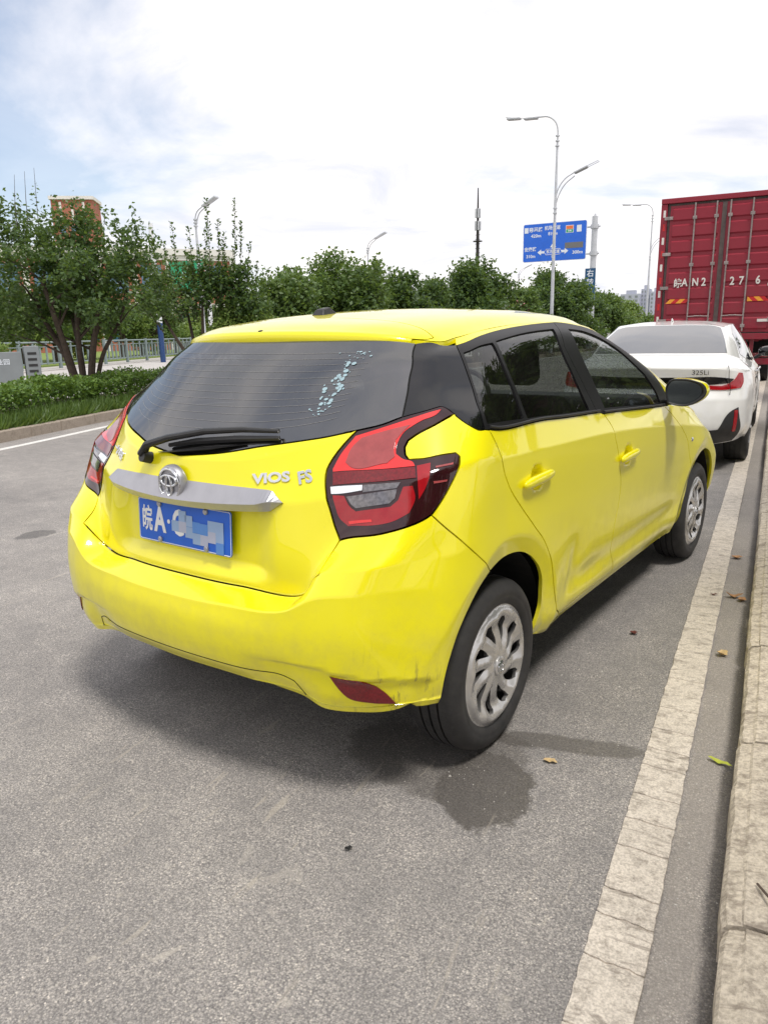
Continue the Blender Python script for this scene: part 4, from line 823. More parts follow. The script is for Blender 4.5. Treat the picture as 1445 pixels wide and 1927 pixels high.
for sg in (1, -1):
    mb = MB().lathe([(.0, .013), (.006, .010), (.009, .0003)], 14, 'x', (.846, 2.235, .766)); mb.V = [(v[0] * sg, v[1], v[2]) for v in mb.V]; mb.build('turn_repeater', CHR, hatch, True)
    # mirror: shell, black rim, glass, foot
    sec = [(1.700, .94, 1.0), (1.712, 1.0, 1.0), (1.745, 1.02, 1.02), (1.79, .92, .92), (1.83, .66, .66), (1.85, .30, .30)]; out2 = [(.852, 1.010), (.875, 1.003), (.93, .997), (.985, 1.020), (1.012, 1.048), (1.017, 1.072), (1.003, 1.100), (.965, 1.118), (.90, 1.127), (.858, 1.122), (.842, 1.10), (.842, 1.04)]
    cc = (.93, 1.062); V = []; F = []; oc = catmull(out2 + [out2[0]], .012, 80)[:-1]; k = len(oc)
    for (y, sa, sb) in sec: V += [((cc[0] + (p[0] - cc[0]) * sa) * sg, y + (p[0] - cc[0]) * .25, cc[1] + (p[1] - cc[1]) * sb) for p in oc]
    for i in range(len(sec) - 1):
        for j in range(k): f = (i * k + j, i * k + (j + 1) % k, (i + 1) * k + (j + 1) % k, (i + 1) * k + j); F.append(f if sg < 0 else f[::-1])
    F.append(tuple(range((len(sec) - 1) * k, len(sec) * k)))
    mir = mesh('wing_mirror', V, F, YEL, hatch, True)
    rim = []; n0 = len(oc); V = []
    for (y, s_) in ((1.698, 1.0), (1.690, .97), (1.694, .86), (1.712, .84)): V += [((cc[0] + (p[0] - cc[0]) * s_ - (.008 if s_ < .9 else 0)) * sg, y + (p[0] - cc[0]) * .25, cc[1] + (p[1] - cc[1]) * s_) for p in oc]
    F = [(i * k + j, i * k + (j + 1) % k, (i + 1) * k + (j + 1) % k, (i + 1) * k + j) for i in range(3) for j in range(k)]
    mesh('rim', V, [f if sg < 0 else f[::-1] for f in F], BLKP, mir, True)
    V = [((cc[0] + (p[0] - cc[0]) * .85 - .008) * sg, 1.708 + (p[0] - cc[0]) * .25, cc[1] + (p[1] - cc[1]) * .85) for p in oc]
    mesh('mirror_glass', V, [tuple(range(k))], simple('mirror_glass', (.10, .12, .13), .02, 1, 0), mir)
    mb = MB().tube([(.80 * sg, 1.80, 1.000), (.845 * sg, 1.775, 1.012), (.88 * sg, 1.76, 1.030)], [.026, .022, .024], 10, flat=.7); mb.build('foot', BLKP, mir, True)
    mb = MB(); mb.add([(.822 * sg, 1.60, .998), (.823 * sg, 1.83, .990), (.790 * sg, 1.70, 1.075)], [(0, 1, 2)]); 
# ---- insides: trims, tub, seats
for a in (1, -1):
    q = np.array([[gu(6.4), gv(5.6)], [gu(11.8), gv(5.6)], [gu(11.8), gv(7.85)], [gu(6.4), gv(7.85)]])
panel('door_lining', BODY, loop([[(gu(6.8), gv(5.7)), (gu(11.6), gv(5.7))], [(gu(11.6), gv(5.7)), (gu(11.6), gv(7.8))], [(gu(11.6), gv(7.8)), (gu(6.8), gv(7.8))], [(gu(6.8), gv(7.8)), (gu(6.8), gv(5.7))]], .05), BLKP, hatch, res=.08, off=-.045, flange=0)
m = MB(); m.box(-.54, .54, -.40, 2.35, .34, .37); m.box(-.76, .76, .43, 2.1, .25, .27); m.box(-.50, .50, -.43, -.41, .40, .88); m.box(-.78, -.74, .42, 2.1, .27, .95); m.box(.74, .78, .42, 2.1, .27, .95); m.box(-.72, .72, 2.1, 2.13, .3, .95); m.box(-.62, .62, -.30, -.02, .93, .945); m.box(-.55, .55, 2.2, 3.1, .27, .60)
m.box(-.56, -.54, -.42, .45, .27, .95); m.box(.54, .56, -.42, .45, .27, .95)
m.build('interior_tub', DARK, hatch)
def seat(x, y, w, top):
    s = MB(); s.box(x - w / 2, x + w / 2, y, y + .50, .45, .62); o = s.build('seat', FAB, hatch, True, .05, 3)
    Mx = Matrix.Translation((x, y, .55)) @ Matrix.Rotation(R(14), 4, 'X'); b = MB().box(-w / 2, w / 2, -.06, .06, 0, top - .55, Mx); b.build('backrest', FAB, o, True, .05, 3); return o, Mx
for x in (-.36, .36):
    o, Mx = seat(x, 1.15, .50, 1.10)
    b = MB().box(-.13, .13, -.045, .045, .60, .80, Mx); b.build('headrest', FAB, o, True, .045, 4)
o, Mx = seat(0, .30, 1.25, 1.06)
for x in (-.36, 0, .36):
    b = MB().box(x - .13, x + .13, -.05, .045, .50, .66, Mx); b.build('headrest', FAB, o, True, .045, 4)
m = MB(); m.box(-.70, .70, 1.98, 2.3, .80, 1.0); m.build('dashboard', BLKP, hatch, True, .05, 3)
mb = MB(); mb.tube([(-.36 + .18 * math.cos(a), 1.80 + .05 * math.sin(a), .97 + .17 * math.sin(a)) for a in np.linspace(0, 2 * math.pi, 28, endpoint=False)], .014, 8, True); mb.build('steering_wheel', BLKP, hatch, True)
# arch liners
for cy in (0, 2.56):
    for sg in (1, -1):
        mb = MB(); n = 24; V = []; F = []
        for x in (.795, .55):
            for i in range(n + 1): a = R(4 + 172 * i / n); V.append((x * sg, cy + .385 * math.cos(a), .30 + .385 * math.sin(a)))
        F = [(i, i + 1, n + 2 + i, n + 1 + i) for i in range(n)] + [tuple(range(n + 1, 2 * n + 2))]
        mesh('arch_liner', V, F, DARK, hatch)
# ---- wheels
def hubcap_surface(q):
    y, z = q[:, 0], q[:, 1]; r = np.hypot(y, z); th = np.arctan2(z, y)
    x = .004 - .020 * np.clip((r - .03) / .10, 0, 1) ** 1.2 * (1 - sst(r, .13, .185)) - .012 * sst(r, .185, .207)
    ph = (np.degrees(th) - 14 + 18 - 180 * (r - .12)) / 36.0; tri = np.abs(ph - np.round(ph)) * 2
    x += (.011 * (1 - tri) - .003) * sst(r, .04, .09) * (1 - sst(r, .17, .192))
    return np.stack([x, y, z], 1)
HS = Func(hubcap_surface)
def make_wheel():
    root = bpy.data.objects.new('wheel', None); link(root, hatch)
    prof = [(-.030, .196), (-.008, .206), (-.002, .212), (.003, .225), (.005, .232), (.0045, .240), (.006, .243), (.005, .258), (-.002, .273), (-.012, .2835), (-.022, .289), (-.034, .2915)]
    for g in (-.055, -.088, -.121): prof += [(g + .004, .2940), (g + .004, .286), (g - .004, .286), (g - .004, .2940)]
    prof += [(-.145, .2920), (-.160, .289), (-.172, .280), (-.181, .262), (-.183, .240), (-.176, .212), (-.150, .196)]
    t = MB().lathe(prof, 96).build('tyre', TYR, root, True, angle=40)
    b = MB().lathe([(-.055, .010), (-.055, .185), (-.020, .203), (-.020, .196)], 48); b.lathe([(-.15, .20), (-.05, .196)], 48); b.build('rim', STEEL, root, True)
    holes = []
    sh = [(.076, -2), (.098, -8), (.130, -11), (.156, -11), (.168, -7), (.166, 2), (.148, 5), (.118, 4), (.092, 2)]
    for k in range(10):
        s = 1 if k % 2 else -1; a0 = 36 * k + 14 + (4 if k % 2 else -4); L = [(r * math.cos(R(a0 + s * a + 90 * (r - .12) * 2)), r * math.sin(R(a0 + s * a + 90 * (r - .12) * 2))) for r, a in sh]
        holes.append(catmull(L + [L[0]], .009, 40)[:-1])
    circ = np.array([(.206 * math.cos(a), .206 * math.sin(a)) for a in np.linspace(0, 2 * math.pi, 90, endpoint=False)])
    h = panel('hubcap', HS, circ, HUB, root, gap=0, flange=.012, holes=holes, res=.008, both=False, holeflange=.018)
    c = MB().lathe([(.002, .034), (.008, .033), (.011, .029), (.0115, .0003)], 32).build('centre_cap', HUB, h, True)
    mb = MB(); el = lambda cy, cz, a, b2: [(.0125, cy + a * math.cos(t), cz + b2 * math.sin(t)) for t in np.linspace(0, 2 * math.pi, 24, endpoint=False)]
    mb.tube(el(0, 0, .020, .020), .0018, 5, True); mb.tube(el(0, .005, .015, .007), .0016, 5, True); mb.tube(el(0, -.001, .0055, .014), .0016, 5, True); mb.build('cap_emblem', CHR, h, True)
    return root
w0 = make_wheel()
def copytree(o, parent=None):
    c = o.copy(); SC.collection.objects.link(c); c.parent = parent
    for ch in list(o.children): copytree(ch, c)
    return c
places = [(.8227, 0, 0, 20), (.8227, 2.55, 0, -11), (-.8227, 0, math.pi, 40), (-.8227, 2.55, math.pi, 70)]
for i, (x, y, rz, spin) in enumerate(places):
    w = w0 if i == 0 else copytree(w0, hatch); w.location = (x, y, .2935); w.rotation_euler = (0, 0, rz)
    for ch in w.children: ch.rotation_euler = (R(spin), 0, 0)

# ---------------------------------------------------------------- white saloon (own frame: origin on the ground under its rear axle)
SG = np.array([
[(0,-.90,.26),(0,-.98,.36),(0,-1.01,.55),(0,-.99,.70),(0,-.945,.80),(0,-.975,1.01),(0,-.40,1.09),(0,0,1.25),(0,.38,1.385),(0,.75,1.42),(0,1.15,1.43)],
[(.40,-.88,.26),(.41,-.97,.36),(.42,-.995,.55),(.42,-.975,.70),(.42,-.93,.80),(.42,-.955,1.005),(.36,-.39,1.088),(.33,0,1.248),(.29,.38,1.383),(.2,.75,1.418),(0,1.15,1.43)],
[(.62,-.85,.27),(.64,-.92,.36),(.66,-.95,.55),(.66,-.93,.70),(.66,-.88,.80),(.66,-.89,1.00),(.56,-.38,1.085),(.52,.0,1.24),(.46,.38,1.375),(.3,.75,1.412),(0,1.15,1.43)],
[(.78,-.72,.29),(.82,-.78,.38),(.835,-.81,.55),(.835,-.81,.70),(.825,-.77,.80),(.80,-.75,.97),(.66,-.33,1.078),(.60,.02,1.235),(.53,.38,1.362),(.33,.75,1.407),(0,1.15,1.43)],
[(.86,-.48,.31),(.895,-.50,.40),(.905,-.52,.56),(.905,-.52,.70),(.90,-.50,.80),(.865,-.45,.955),(.735,-.15,1.05),(.66,.12,1.22),(.56,.44,1.355),(.34,.77,1.405),(0,1.17,1.43)],
[(.86,0,.22),(.90,0,.30),(.915,0,.55),(.92,0,.68),(.915,0,.80),(.89,0,.93),(.79,.10,1.00),(.70,.32,1.20),(.585,.60,1.37),(.35,.85,1.41),(0,1.2,1.43)],
[(.86,.8,.20),(.89,.8,.28),(.90,.8,.50),(.91,.8,.68),(.91,.8,.80),(.90,.8,.91),(.845,.8,.965),(.75,.8,1.18),(.61,.88,1.385),(.36,1.0,1.42),(0,1.25,1.435)],
[(.86,1.6,.20),(.89,1.6,.28),(.90,1.6,.50),(.905,1.6,.68),(.905,1.6,.78),(.895,1.6,.89),(.845,1.6,.95),(.75,1.55,1.17),(.61,1.5,1.385),(.36,1.45,1.42),(0,1.4,1.435)],
[(.86,2.3,.20),(.89,2.3,.28),(.90,2.3,.50),(.905,2.3,.66),(.905,2.3,.76),(.89,2.3,.87),(.84,2.25,.94),(.75,2.02,1.12),(.605,1.85,1.35),(.36,1.7,1.40),(0,1.5,1.42)],
[(.86,2.96,.22),(.90,2.96,.30),(.915,2.96,.52),(.915,2.96,.64),(.905,2.96,.74),(.87,2.9,.84),(.78,2.65,.92),(.68,2.33,1.12),(.57,2.0,1.32),(.35,1.85,1.38),(0,1.6,1.41)],
[(.80,3.45,.22),(.83,3.5,.30),(.84,3.5,.50),(.84,3.48,.60),(.83,3.44,.68),(.78,3.35,.76),(.55,2.85,.94),(.5,2.42,1.14),(.42,2.08,1.345),(.3,1.9,1.39),(0,1.65,1.41)],
[(.40,3.70,.22),(.42,3.74,.30),(.43,3.75,.48),(.43,3.72,.57),(.42,3.68,.63),(.40,3.58,.71),(.28,2.93,.95),(.25,2.48,1.15),(.2,2.12,1.37),(.15,1.95,1.40),(0,1.7,1.41)],
[(0,3.76,.22),(0,3.80,.30),(0,3.81,.48),(0,3.79,.57),(0,3.74,.63),(0,3.65,.72),(0,2.96,.95),(0,2.5,1.155),(0,2.15,1.38),(0,1.97,1.405),(0,1.75,1.41)]], float)
SU2 = knots(SG); SV2 = knots(SG.transpose(1, 0, 2))
def sed_disp(P):
    ax = np.abs(P[:, 0]); f = np.zeros(len(P))
    for cy in (0, 2.96):
        r = np.hypot(P[:, 1] - cy, P[:, 2] - .33); f += sst(ax, .7, .85) * .014 * np.exp(-((r - .42) / .06) ** 2)
    f -= sst(ax, .8, .88) * .010 * np.exp(-((P[:, 2] - .74) / .05) ** 2) * sst(P[:, 1], .2, .6)
    return f
SED = Grid(SG, SU2, SV2, (3, 5, 6, 8), True, sed_disp)
su = lambda c: float(np.interp(c, np.arange(13), SU2)); sv = lambda r: float(np.interp(r, np.arange(11), SV2))
sed = empty('sedan', (.46, 6.27, 0), 0, 'white saloon with a wide red and black tail light band, parked between hatchback and truck', 'car')
arcs = []
for cy, g in ((0, (su(5), sv(2))), (2.96, (su(9), sv(2)))):
    L = [(cy - .37 * math.cos(a), .33 + .37 * math.sin(a)) for a in np.linspace(R(-6), R(186), 22)]; arcs.append(inv(SED, L, (1, 2), g))
a0, a1 = [list(map(tuple, a)) for a in arcs]
SEDB = loop([[(0, 0), (a0[0][0], 0)], [(a0[0][0], 0), a0[0]], a0, [a0[-1], (a0[-1][0], 0)], [(a0[-1][0], 0), (a1[0][0], 0)], [(a1[0][0], 0), a1[0]], a1, [a1[-1], (a1[-1][0], 0)], [(a1[-1][0], 0), (su(12), 0)], [(su(12), 0), (su(12), sv(10))], [(su(12), sv(10)), (0, sv(10))], [(0, sv(10)), (0, 0)]], .04)
panel('body', SED, SEDB, WHT, sed, gap=0, flange=0, res=.035)
SGL = simple('sedan_glass', (.03, .035, .045), .03, 0, .1, coat=1, spec=1.0); SGL.node_tree.nodes['Principled BSDF'].inputs['IOR'].default_value = 1.75
def sp_(name, poly, m, off=.003, both=True, res=.05, parent=None, fl=.004):
    return panel(name, SED, np.array(catmull(list(poly) + [poly[0]], .03)[:-1]), m, parent or sed, gap=0, flange=fl, res=res, off=off, both=both)
rg_ = [(0, sv(6.10)), (su(1), sv(6.10)), (su(2), sv(6.12)), (su(2.95), sv(6.15)), (su(2.93), sv(7)), (su(2.9), sv(7.85)), (su(2), sv(7.93)), (su(1), sv(7.95)), (0, sv(7.95))]
sp_('rear_window', rg_, SGL)
sp_('side_window', [(su(4.75), sv(6.35)), (su(6), sv(6.12)), (su(8.5), sv(6.12)), (su(9.15), sv(6.2)), (su(9.0), sv(7)), (su(8.8), sv(7.8)), (su(7), sv(7.88)), (su(5.5), sv(7.85)), (su(4.95), sv(7.5))], SGL)
sp_('windshield', [(su(12), sv(6.1)), (su(9.7), sv(6.2)), (su(9.7), sv(7.9)), (su(12), sv(7.9))], SGL)
def rz(L): return inv(SED, L, (0, 2), (su(2), sv(4.3)))
tl = [tuple(p) for p in rz([(.50, .790), (.70, .785), (.815, .80), (.83, .86), (.815, .935), (.79, .94), (.76, .88), (.72, .845), (.50, .825)])]
bb = [tuple(p) for p in rz([(.001, .79), (.30, .79), (.505, .79), (.505, .826), (.72, .846), (.755, .885), (.60, .905), (.30, .90), (.001, .895)])]
bt = sp_('light_band', bb, BLKG, .004); sp_('taillight', tl, REDC, .010, fl=.012, res=.03)
rf = [tuple(p) for p in inv(SED, [(.775, .40), (.80, .40), (.812, .60), (.785, .60)], (0, 2), (su(2.7), sv(2)))]
df = [tuple(p) for p in inv(SED, [(.02, .275), (.60, .275), (.78, .30), (.822, .36), (.815, .625), (.77, .60), (.66, .42), (.40, .40), (.02, .40)], (0, 2), (su(2), sv(1.4)))]
sp_('diffuser', df, BLKP, .005); sp_('reflector', rf, REDC, .009, fl=.008, res=.02)
text('lettering', '325Li', .060, STEEL, sed, frame((.47, -.962, .945), (1, .03, 0), (0, .0, 1)), .002, sx=1.15)
pl = MB().box(-.24, .24, -1.003, -.985, .60, .74).build('licence_plate', PLB, sed, bevel=.004)
for nm, pts in (('shut_line', [(.70, -.86, 1.003), (.71, -.885, .97), (.715, -.875, .90), (.735, -.855, .80), (.735, -.875, .74)]),):
    for sg in (1, -1): MB().tube([(x * sg, y + (-.012 if i > 1 else 0), z + (.004 if i == 0 else 0)) for i, (x, y, z) in enumerate(pts)], .003, 5).build('shut_line', DARK, sed)
for y, z in ((.98, .875), (1.95, .855)):
    for sg in (1, -1):
        V, F = capsule((.915, y, z), .07, .04, .014, .018); mesh('door_handle', [(v[0] * sg, v[1], v[2]) for v in V], F, CHR, sed, True)
for y in (.42, 1.42, 2.42):
    for sg in (1, -1):
        P = SED.pos(inv(SED, [(y, z) for z in (.32, .5, .68, .8, .9)], (1, 2), (su(6), sv(3)))); N_ = SED.normal(inv(SED, [(y, z) for z in (.32, .5, .68, .8, .9)], (1, 2), (su(6), sv(3))))
        MB().tube([(p[0] * sg, p[1], p[2]) for p in P], .003, 5).build('shut_line', DARK, sed)
for sg in (1, -1):
    m_ = MB(); V, F = capsule((.985 * sg, 1.98, 1.055), .01, .07, .062, .10); m_.add(V, F); o = m_.build('wing_mirror', BLKG, sed, True)
    MB().box(.90 * sg, 1.06 * sg, 1.945, 1.955, 1.005, 1.10).build('mirror_glass', BLKG, o, bevel=.004); MB().tube([(.85 * sg, 2.02, .97), (.93 * sg, 2.0, 1.02)], .02, 8).build('foot', BLKP, o, True)
def simple_wheel(parent, x, y, r, w, rimr, m_rim=STEEL, face=1, z=None, name='wheel'):
    root = bpy.data.objects.new(name, None); link(root, parent); root.location = (x, y, r if z is None else z)
    pr = [(0, rimr), (.006, rimr + .02), (.004, (rimr + r) / 2), (-.012, r - .012), (-.03, r - .002)] + [q for g in (.3, .5, .7) for q in ((-w * g + .004, r), (-w * g + .004, r - .008), (-w * g - .004, r - .008), (-w * g - .004, r))] + [(-w + .03, r - .002), (-w + .012, r - .012), (-w, rimr + .02), (-w + .02, rimr)]
    t_ = MB().lathe([(a * face, b) for a, b in pr], 56).build('tyre', TYR, root, True, angle=40)
    m_ = MB().lathe([(-.02 * face, rimr), (-.045 * face, rimr * .85), (-.045 * face, .02)], 40)
    for k in range(5):
        a = 2 * math.pi * k / 5; m_.bar((-.02 * face, rimr * .15 * math.cos(a), rimr * .15 * math.sin(a)), (-.012 * face, rimr * .97 * math.cos(a), rimr * .97 * math.sin(a)), .022, 6)
    m_.build('rim', m_rim, root, True); return root
for sg in (1, -1):
    for y in (0, 2.96): simple_wheel(sed, .918 * sg, y, .328, .235, .225, HUB, sg)
for cy in (0, 2.96):
    for sg in (1, -1):
        n = 20; V = [(x * sg, cy + .385 * math.cos(R(5 + 170 * i / n)), .33 + .385 * math.sin(R(5 + 170 * i / n))) for x in (.885, .6) for i in range(n + 1)]
        mesh('arch_liner', V, [(i, i + 1, n + 2 + i, n + 1 + i) for i in range(n)] + [tuple(range(n + 1, 2 * n + 2))], DARK, sed)
MB().box(-.6, .6, -.80, 3.4, .22, .30).build('underbody', DARK, sed)
MB().tube([(-.01, .80, 1.42), (-.01, .74, 1.455)], [.018, .006], 6).build('aerial_fin', WHT, sed, True)
# ---------------------------------------------------------------- red box truck
TRED = paintmat('truck_red', (.28, .018, .036), (.15, .06, .06), .55, .45, 1.6); TRED.node_tree.nodes['Principled BSDF'].inputs['Coat Weight'].default_value = .25
TRIM = simple('truck_rubber', (.10, .075, .07), .7, 0, .3, 6)
RUST = simple('dusty_steel', (.33, .28, .27), .6, .3, .3, 12)
ORG = simple('reflective_orange', (.85, .36, .03), .4, 0, .08, 20); RWH = simple('reflective_white', (.75, .72, .68), .4, 0, .1, 20); RRD = simple('reflective_red', (.55, .012, .015), .4, 0, .1, 20)
TX = .25; trk = empty('box_truck', (TX, 16.7, 0), 0, 'tall red box truck with corrugated rear doors and white registration letters', 'truck')
bx = MB(); bx.box(-1.28, 1.28, .10, 9.4, 1.16, 4.10); bx.build('cargo_box', TRED, trk)
fr_ = MB(); fr_.box(-1.33, 1.33, -.03, .12, 4.055, 4.165); fr_.build('top_rail', TRED, trk, bevel=.01)
for sg in (1, -1): MB().box(1.19 * sg, 1.33 * sg, -.01, .13, 1.15, 4.05).build('corner_post', TRED, trk, bevel=.008)
MB().box(-1.30, 1.30, -.02, .14, 1.06, 1.19).build('sill_rail', TRED, trk, bevel=.01)
MB().box(-1.185, 1.185, .03, .095, 1.195, 4.05).build('door_seal', TRIM, trk)
for sg, xa, xb in ((-1, -1.125, -.045), (1, .045, 1.125)):
    d = MB(); n = 8; zs = np.linspace(1.24, 3.98, n + 1); d.box(xa, xb, .005, .029, 1.22, 4.0); door = d.build('rear_door', TRED, trk)
    for i in range(n):
        q = MB(); za_, zb_ = zs[i] + .035, zs[i+1] - .035; pr = [(.005, za_), (-.022, za_ + .03), (-.022, zb_ - .03), (.005, zb_)]
        x0, x1 = xa + .06, xb - .06
        V = [(x0, y, z) for y, z in pr] + [(x1, y, z) for y, z in pr]; q.add(V, [(0, 1, 5, 4)[::-1], (1, 2, 6, 5)[::-1], (2, 3, 7, 6)[::-1], (0, 3, 2, 1)[::-1], (4, 5, 6, 7)[::-1]]); q.build('pressed_panel', TRED, door)
    for x in ((-.60, -.155) if sg < 0 else (.125, .57)):
        MB().tube([(x, -.045, 1.24), (x, -.045, 4.03)], .017, 8).build('lock_rod', RUST, trk, True)
        for z in (3.72, 2.72, 1.36): 
            MB().box(x - .045, x + .045, -.062, .0, z - .035, z + .035).build('rod_bracket', RUST, trk, bevel=.008)
    for x in ((-.60, -.155) if sg < 0 else (.125, .57)): MB().tube([(x, -.07, 1.585), (x + .30 * (1 if sg < 0 and x < -.4 or sg > 0 and x < .3 else -1), -.075, 1.60)], .012, 6).build('lock_handle', RUST, trk, True)
    for z in (3.74, 2.97, 2.23, 1.5):
        MB().box(1.06 * sg, 1.24 * sg, -.05, -.02, z - .035, z + .035).build('hinge', RUST, trk, bevel=.006); 
MB().box(-.045, .045, -.012, .028, 1.22, 4.0).build('centre_seal', TRIM, trk)
for sg in (1, -1):
    for i in range(9):
        z = 1.45 + i * .29
        if abs(z - 2.23) < .05: continue
        MB().box(1.225 * sg, 1.275 * sg, -.013, -.009, z, z + .15).build('reflective_strip', (RWH, RRD)[i % 2], trk)
def hazard(x0, x1, z0, z1, lean):
    n = 4; w = (x1 - x0) / n; h = (z1 - z0) * lean
    for i in range(n):
        m_ = MB(); a = x0 + i * w; q = [(a, z0), (a + w, z0), (a + w + h, z1), (a + h, z1)]; q = [(min(max(x, x0), x1 + abs(h)), z) for x, z in q]
        m_.add([(x, -.0262, z) for x, z in q] + [(x, -.0235, z) for x, z in q], [(0, 1, 2, 3), (0, 4, 5, 1), (2, 6, 7, 3)]); m_.build('hazard_stripe', (ORG, RRD)[i % 2], trk)
hazard(-1.10, -.66, 1.885, 1.98, 1.0); hazard(.62, 1.06, 1.885, 1.98, -1.0)
def tt(s, x, z, size, sx=.8): text('lettering', s, size, RWH, trk, frame((x, -.0245, z), (1, 0, 0), (0, 0, 1)), .001, sx=sx, off=.006)
for s, x, z, sz in (('皖', -.865, 2.315, .21), ('A', -.715, 2.335, .23), ('N', -.487, 2.335, .23), ('2', -.31, 2.33, .24), ('2', .28, 2.325, .24), ('7', .465, 2.325, .24), ('6', .80, 2.325, .24)): tt(s, x, z, sz)
MB().box(1.00, 1.16, -.03, -.024, 2.20, 2.26).build('sticker', RWH, trk); MB().box(.86, 1.08, -.04, -.02, 1.44, 1.50).build('lamp_strip', RWH, trk)
MB().box(-.45, -.35, .3, 9.0, .80, 1.05).build('chassis_rail', DARK, trk); MB().box(.35, .45, .3, 9.0, .80, 1.05).build('chassis_rail', DARK, trk)
MB().box(-1.2, 1.2, .15, .30, .50, .64).build('underrun_bar', TRED, trk, bevel=.01)
for sg in (1, -1):
    MB().box(.75 * sg, .83 * sg, .18, .28, .64, 1.06).build('bar_bracket', TRED, trk); MB().box(.80 * sg, 1.15 * sg, .12, .16, .66, .76).build('tail_lamp', REDD, trk, bevel=.01)
    MB().box(.62 * sg, 1.15 * sg, 1.75, 1.77, .22, .98).build('mud_flap', DARK, trk)
    for y in (2.4, 7.6): simple_wheel(trk, 1.18 * sg, y, .50, .30, .27, STEEL, sg)
MB().box(-1.1, 1.1, 9.6, 11.4, .6, 3.0).build('cab', TRED, trk, bevel=.12)
# ---------------------------------------------------------------- street lamps
def lampmat(): return GALV
def street_lamp(x, y, h, label, arm=(-1, 0), two=True, scale=1.0, double=True):
    root = empty('street_lamp', (x, y, .0), 0, label, 'street lamp', 'street lamps along the road')
    ax_, ay = arm; s = scale
    MB().tube([(0, 0, 0), (0, 0, 1.2), (0, 0, h * .62), (0, 0, h * .90)], [.11, .10, .075, .055], 12).build('pole', GALV, root, True)
    for z in (.61, .63, .88, .90, .92): MB().lathe([(z * h - .05, .06), (z * h - .03, .11), (z * h + .03, .11), (z * h + .05, .06)], 12, 'z').build('collar', GALV, root, True)
    if not double:
        top = [(0, 0, h * .86), (0, 0, h * .93), (ax_ * .18 * s, ay * .18 * s, h * .965), (ax_ * .7 * s, ay * .7 * s, h * .995), (ax_ * 1.5 * s, ay * 1.5 * s, h * 1.035)]
        top2 = [(0, 0, h * .80), (ax_ * .10 * s, ay * .10 * s, h * .90), (ax_ * .45 * s, ay * .45 * s, h * .96), (ax_ * .9 * s, ay * .9 * s, h * .985)]
        for tp in (top, top2): MB().tube([tuple(p) for p in catmull(tp, .12)], .03, 6).build('arm', GALV, root, True)
        a = Vector((ax_ * .8 * s, ay * .8 * s, h * .995)); u = Vector((ax_, ay, .42)).normalized(); sd_ = u.cross(Vector((0, 0, 1))).normalized(); up = sd_.cross(u)
        M = Matrix(((u.x, sd_.x, up.x, a.x), (u.y, sd_.y, up.y, a.y), (u.z, sd_.z, up.z, a.z), (0, 0, 0, 1)))
        MB().box(0, 1.0, -.17, .17, -.05, .05, M).build('lamp_head', GALV, root, bevel=.02); return root
    top = [(0, 0, h * .90), (0, 0, h * .945), (ax_ * .12 * s, ay * .12 * s, h * .975), (ax_ * .45 * s, ay * .45 * s, h * .998), (ax_ * 1.0 * s, ay * 1.0 * s, h * 1.004), (ax_ * 1.6 * s, ay * 1.6 * s, h * 1.006)]
    MB().tube([tuple(p) for p in catmull(top, .12)], .045, 8).build('arm', GALV, root, True)
    def head(a, u, name='lamp_head'):
        a = Vector(a); u = Vector(u).normalized(); sd_ = u.cross(Vector((0, 0, 1))).normalized(); up = sd_.cross(u)
        M = Matrix(((u.x, sd_.x, up.x, a.x), (u.y, sd_.y, up.y, a.y), (u.z, sd_.z, up.z, a.z), (0, 0, 0, 1)))
        o = MB().box(0, .72, -.17, .17, -.03, .05, M).build(name, GALV, root, bevel=.02); MB().box(.05, .66, -.13, .13, -.045, -.028, M).build('diffuser', simple('lamp_diffuser', (.30, .31, .33), .3, 0, .1), o); return M
    head((ax_ * 1.05 * s, ay * 1.05 * s, h * 1.0), (ax_, ay, .05)); 
    if double: head((ax_ * 1.95 * s, ay * 1.95 * s, h * 1.008), (ax_, ay, .06)); MB().tube([(ax_ * 1.6 * s, ay * 1.6 * s, h * 1.006), (ax_ * 2.75 * s, ay * 2.75 * s, h * 1.022)], .022, 6).build('arm', GALV, root, True)
    if two:
        z0 = h * .66
        for r_, dz in ((.0, 0), (.0, -.45)):
            P = catmull([(0, 0, z0 + dz), (-ax_ * .12, -ay * .12, z0 + .55 + dz * .9), (-ax_ * .45, -ay * .45, z0 + 1.0 + dz * .6), (-ax_ * .95, -ay * .95, z0 + 1.28 + dz * .4)], .1); MB().tube([tuple(p) for p in P], .028, 6).build('arm', GALV, root, True)
        head((-ax_ * .92, -ay * .92, z0 + 1.22), (-ax_, -ay, .36)); MB().tube([(-ax_ * 1.6 + .15 * ay, -ay * 1.6 + .15 * ax_, z0 + 1.48), (-ax_ * 2.1 + .15 * ay, -ay * 2.1 + .15 * ax_, z0 + 1.66), (-ax_ * 2.1 - .15 * ay, -ay * 2.1 - .15 * ax_, z0 + 1.66), (-ax_ * 1.6 - .15 * ay, -ay * 1.6 - .15 * ax_, z0 + 1.48)], .018, 5).build('arm', GALV, root, True)
    return root
street_lamp(-9.3, 38.4, 11.75, 'tallest twin-armed street lamp, its pole crossing in front of the blue direction sign')
street_lamp(-9.3, 71.4, 11.9, 'street lamp rising just left of the red truck')
street_lamp(-25.6, 48.2, 7.95, 'single-armed street lamp rising above the trees over the hatchback roof', (1, 0), False, .75, False)
street_lamp(-26.4, 30.6, 7.95, 'street lamp behind the tall leafy shoots at the left', (1, 0), False, .75, False)
street_lamp(-26.0, 86.0, 8.3, 'faint distant street lamp left of the direction sign', (1, 0), False, .8, False)
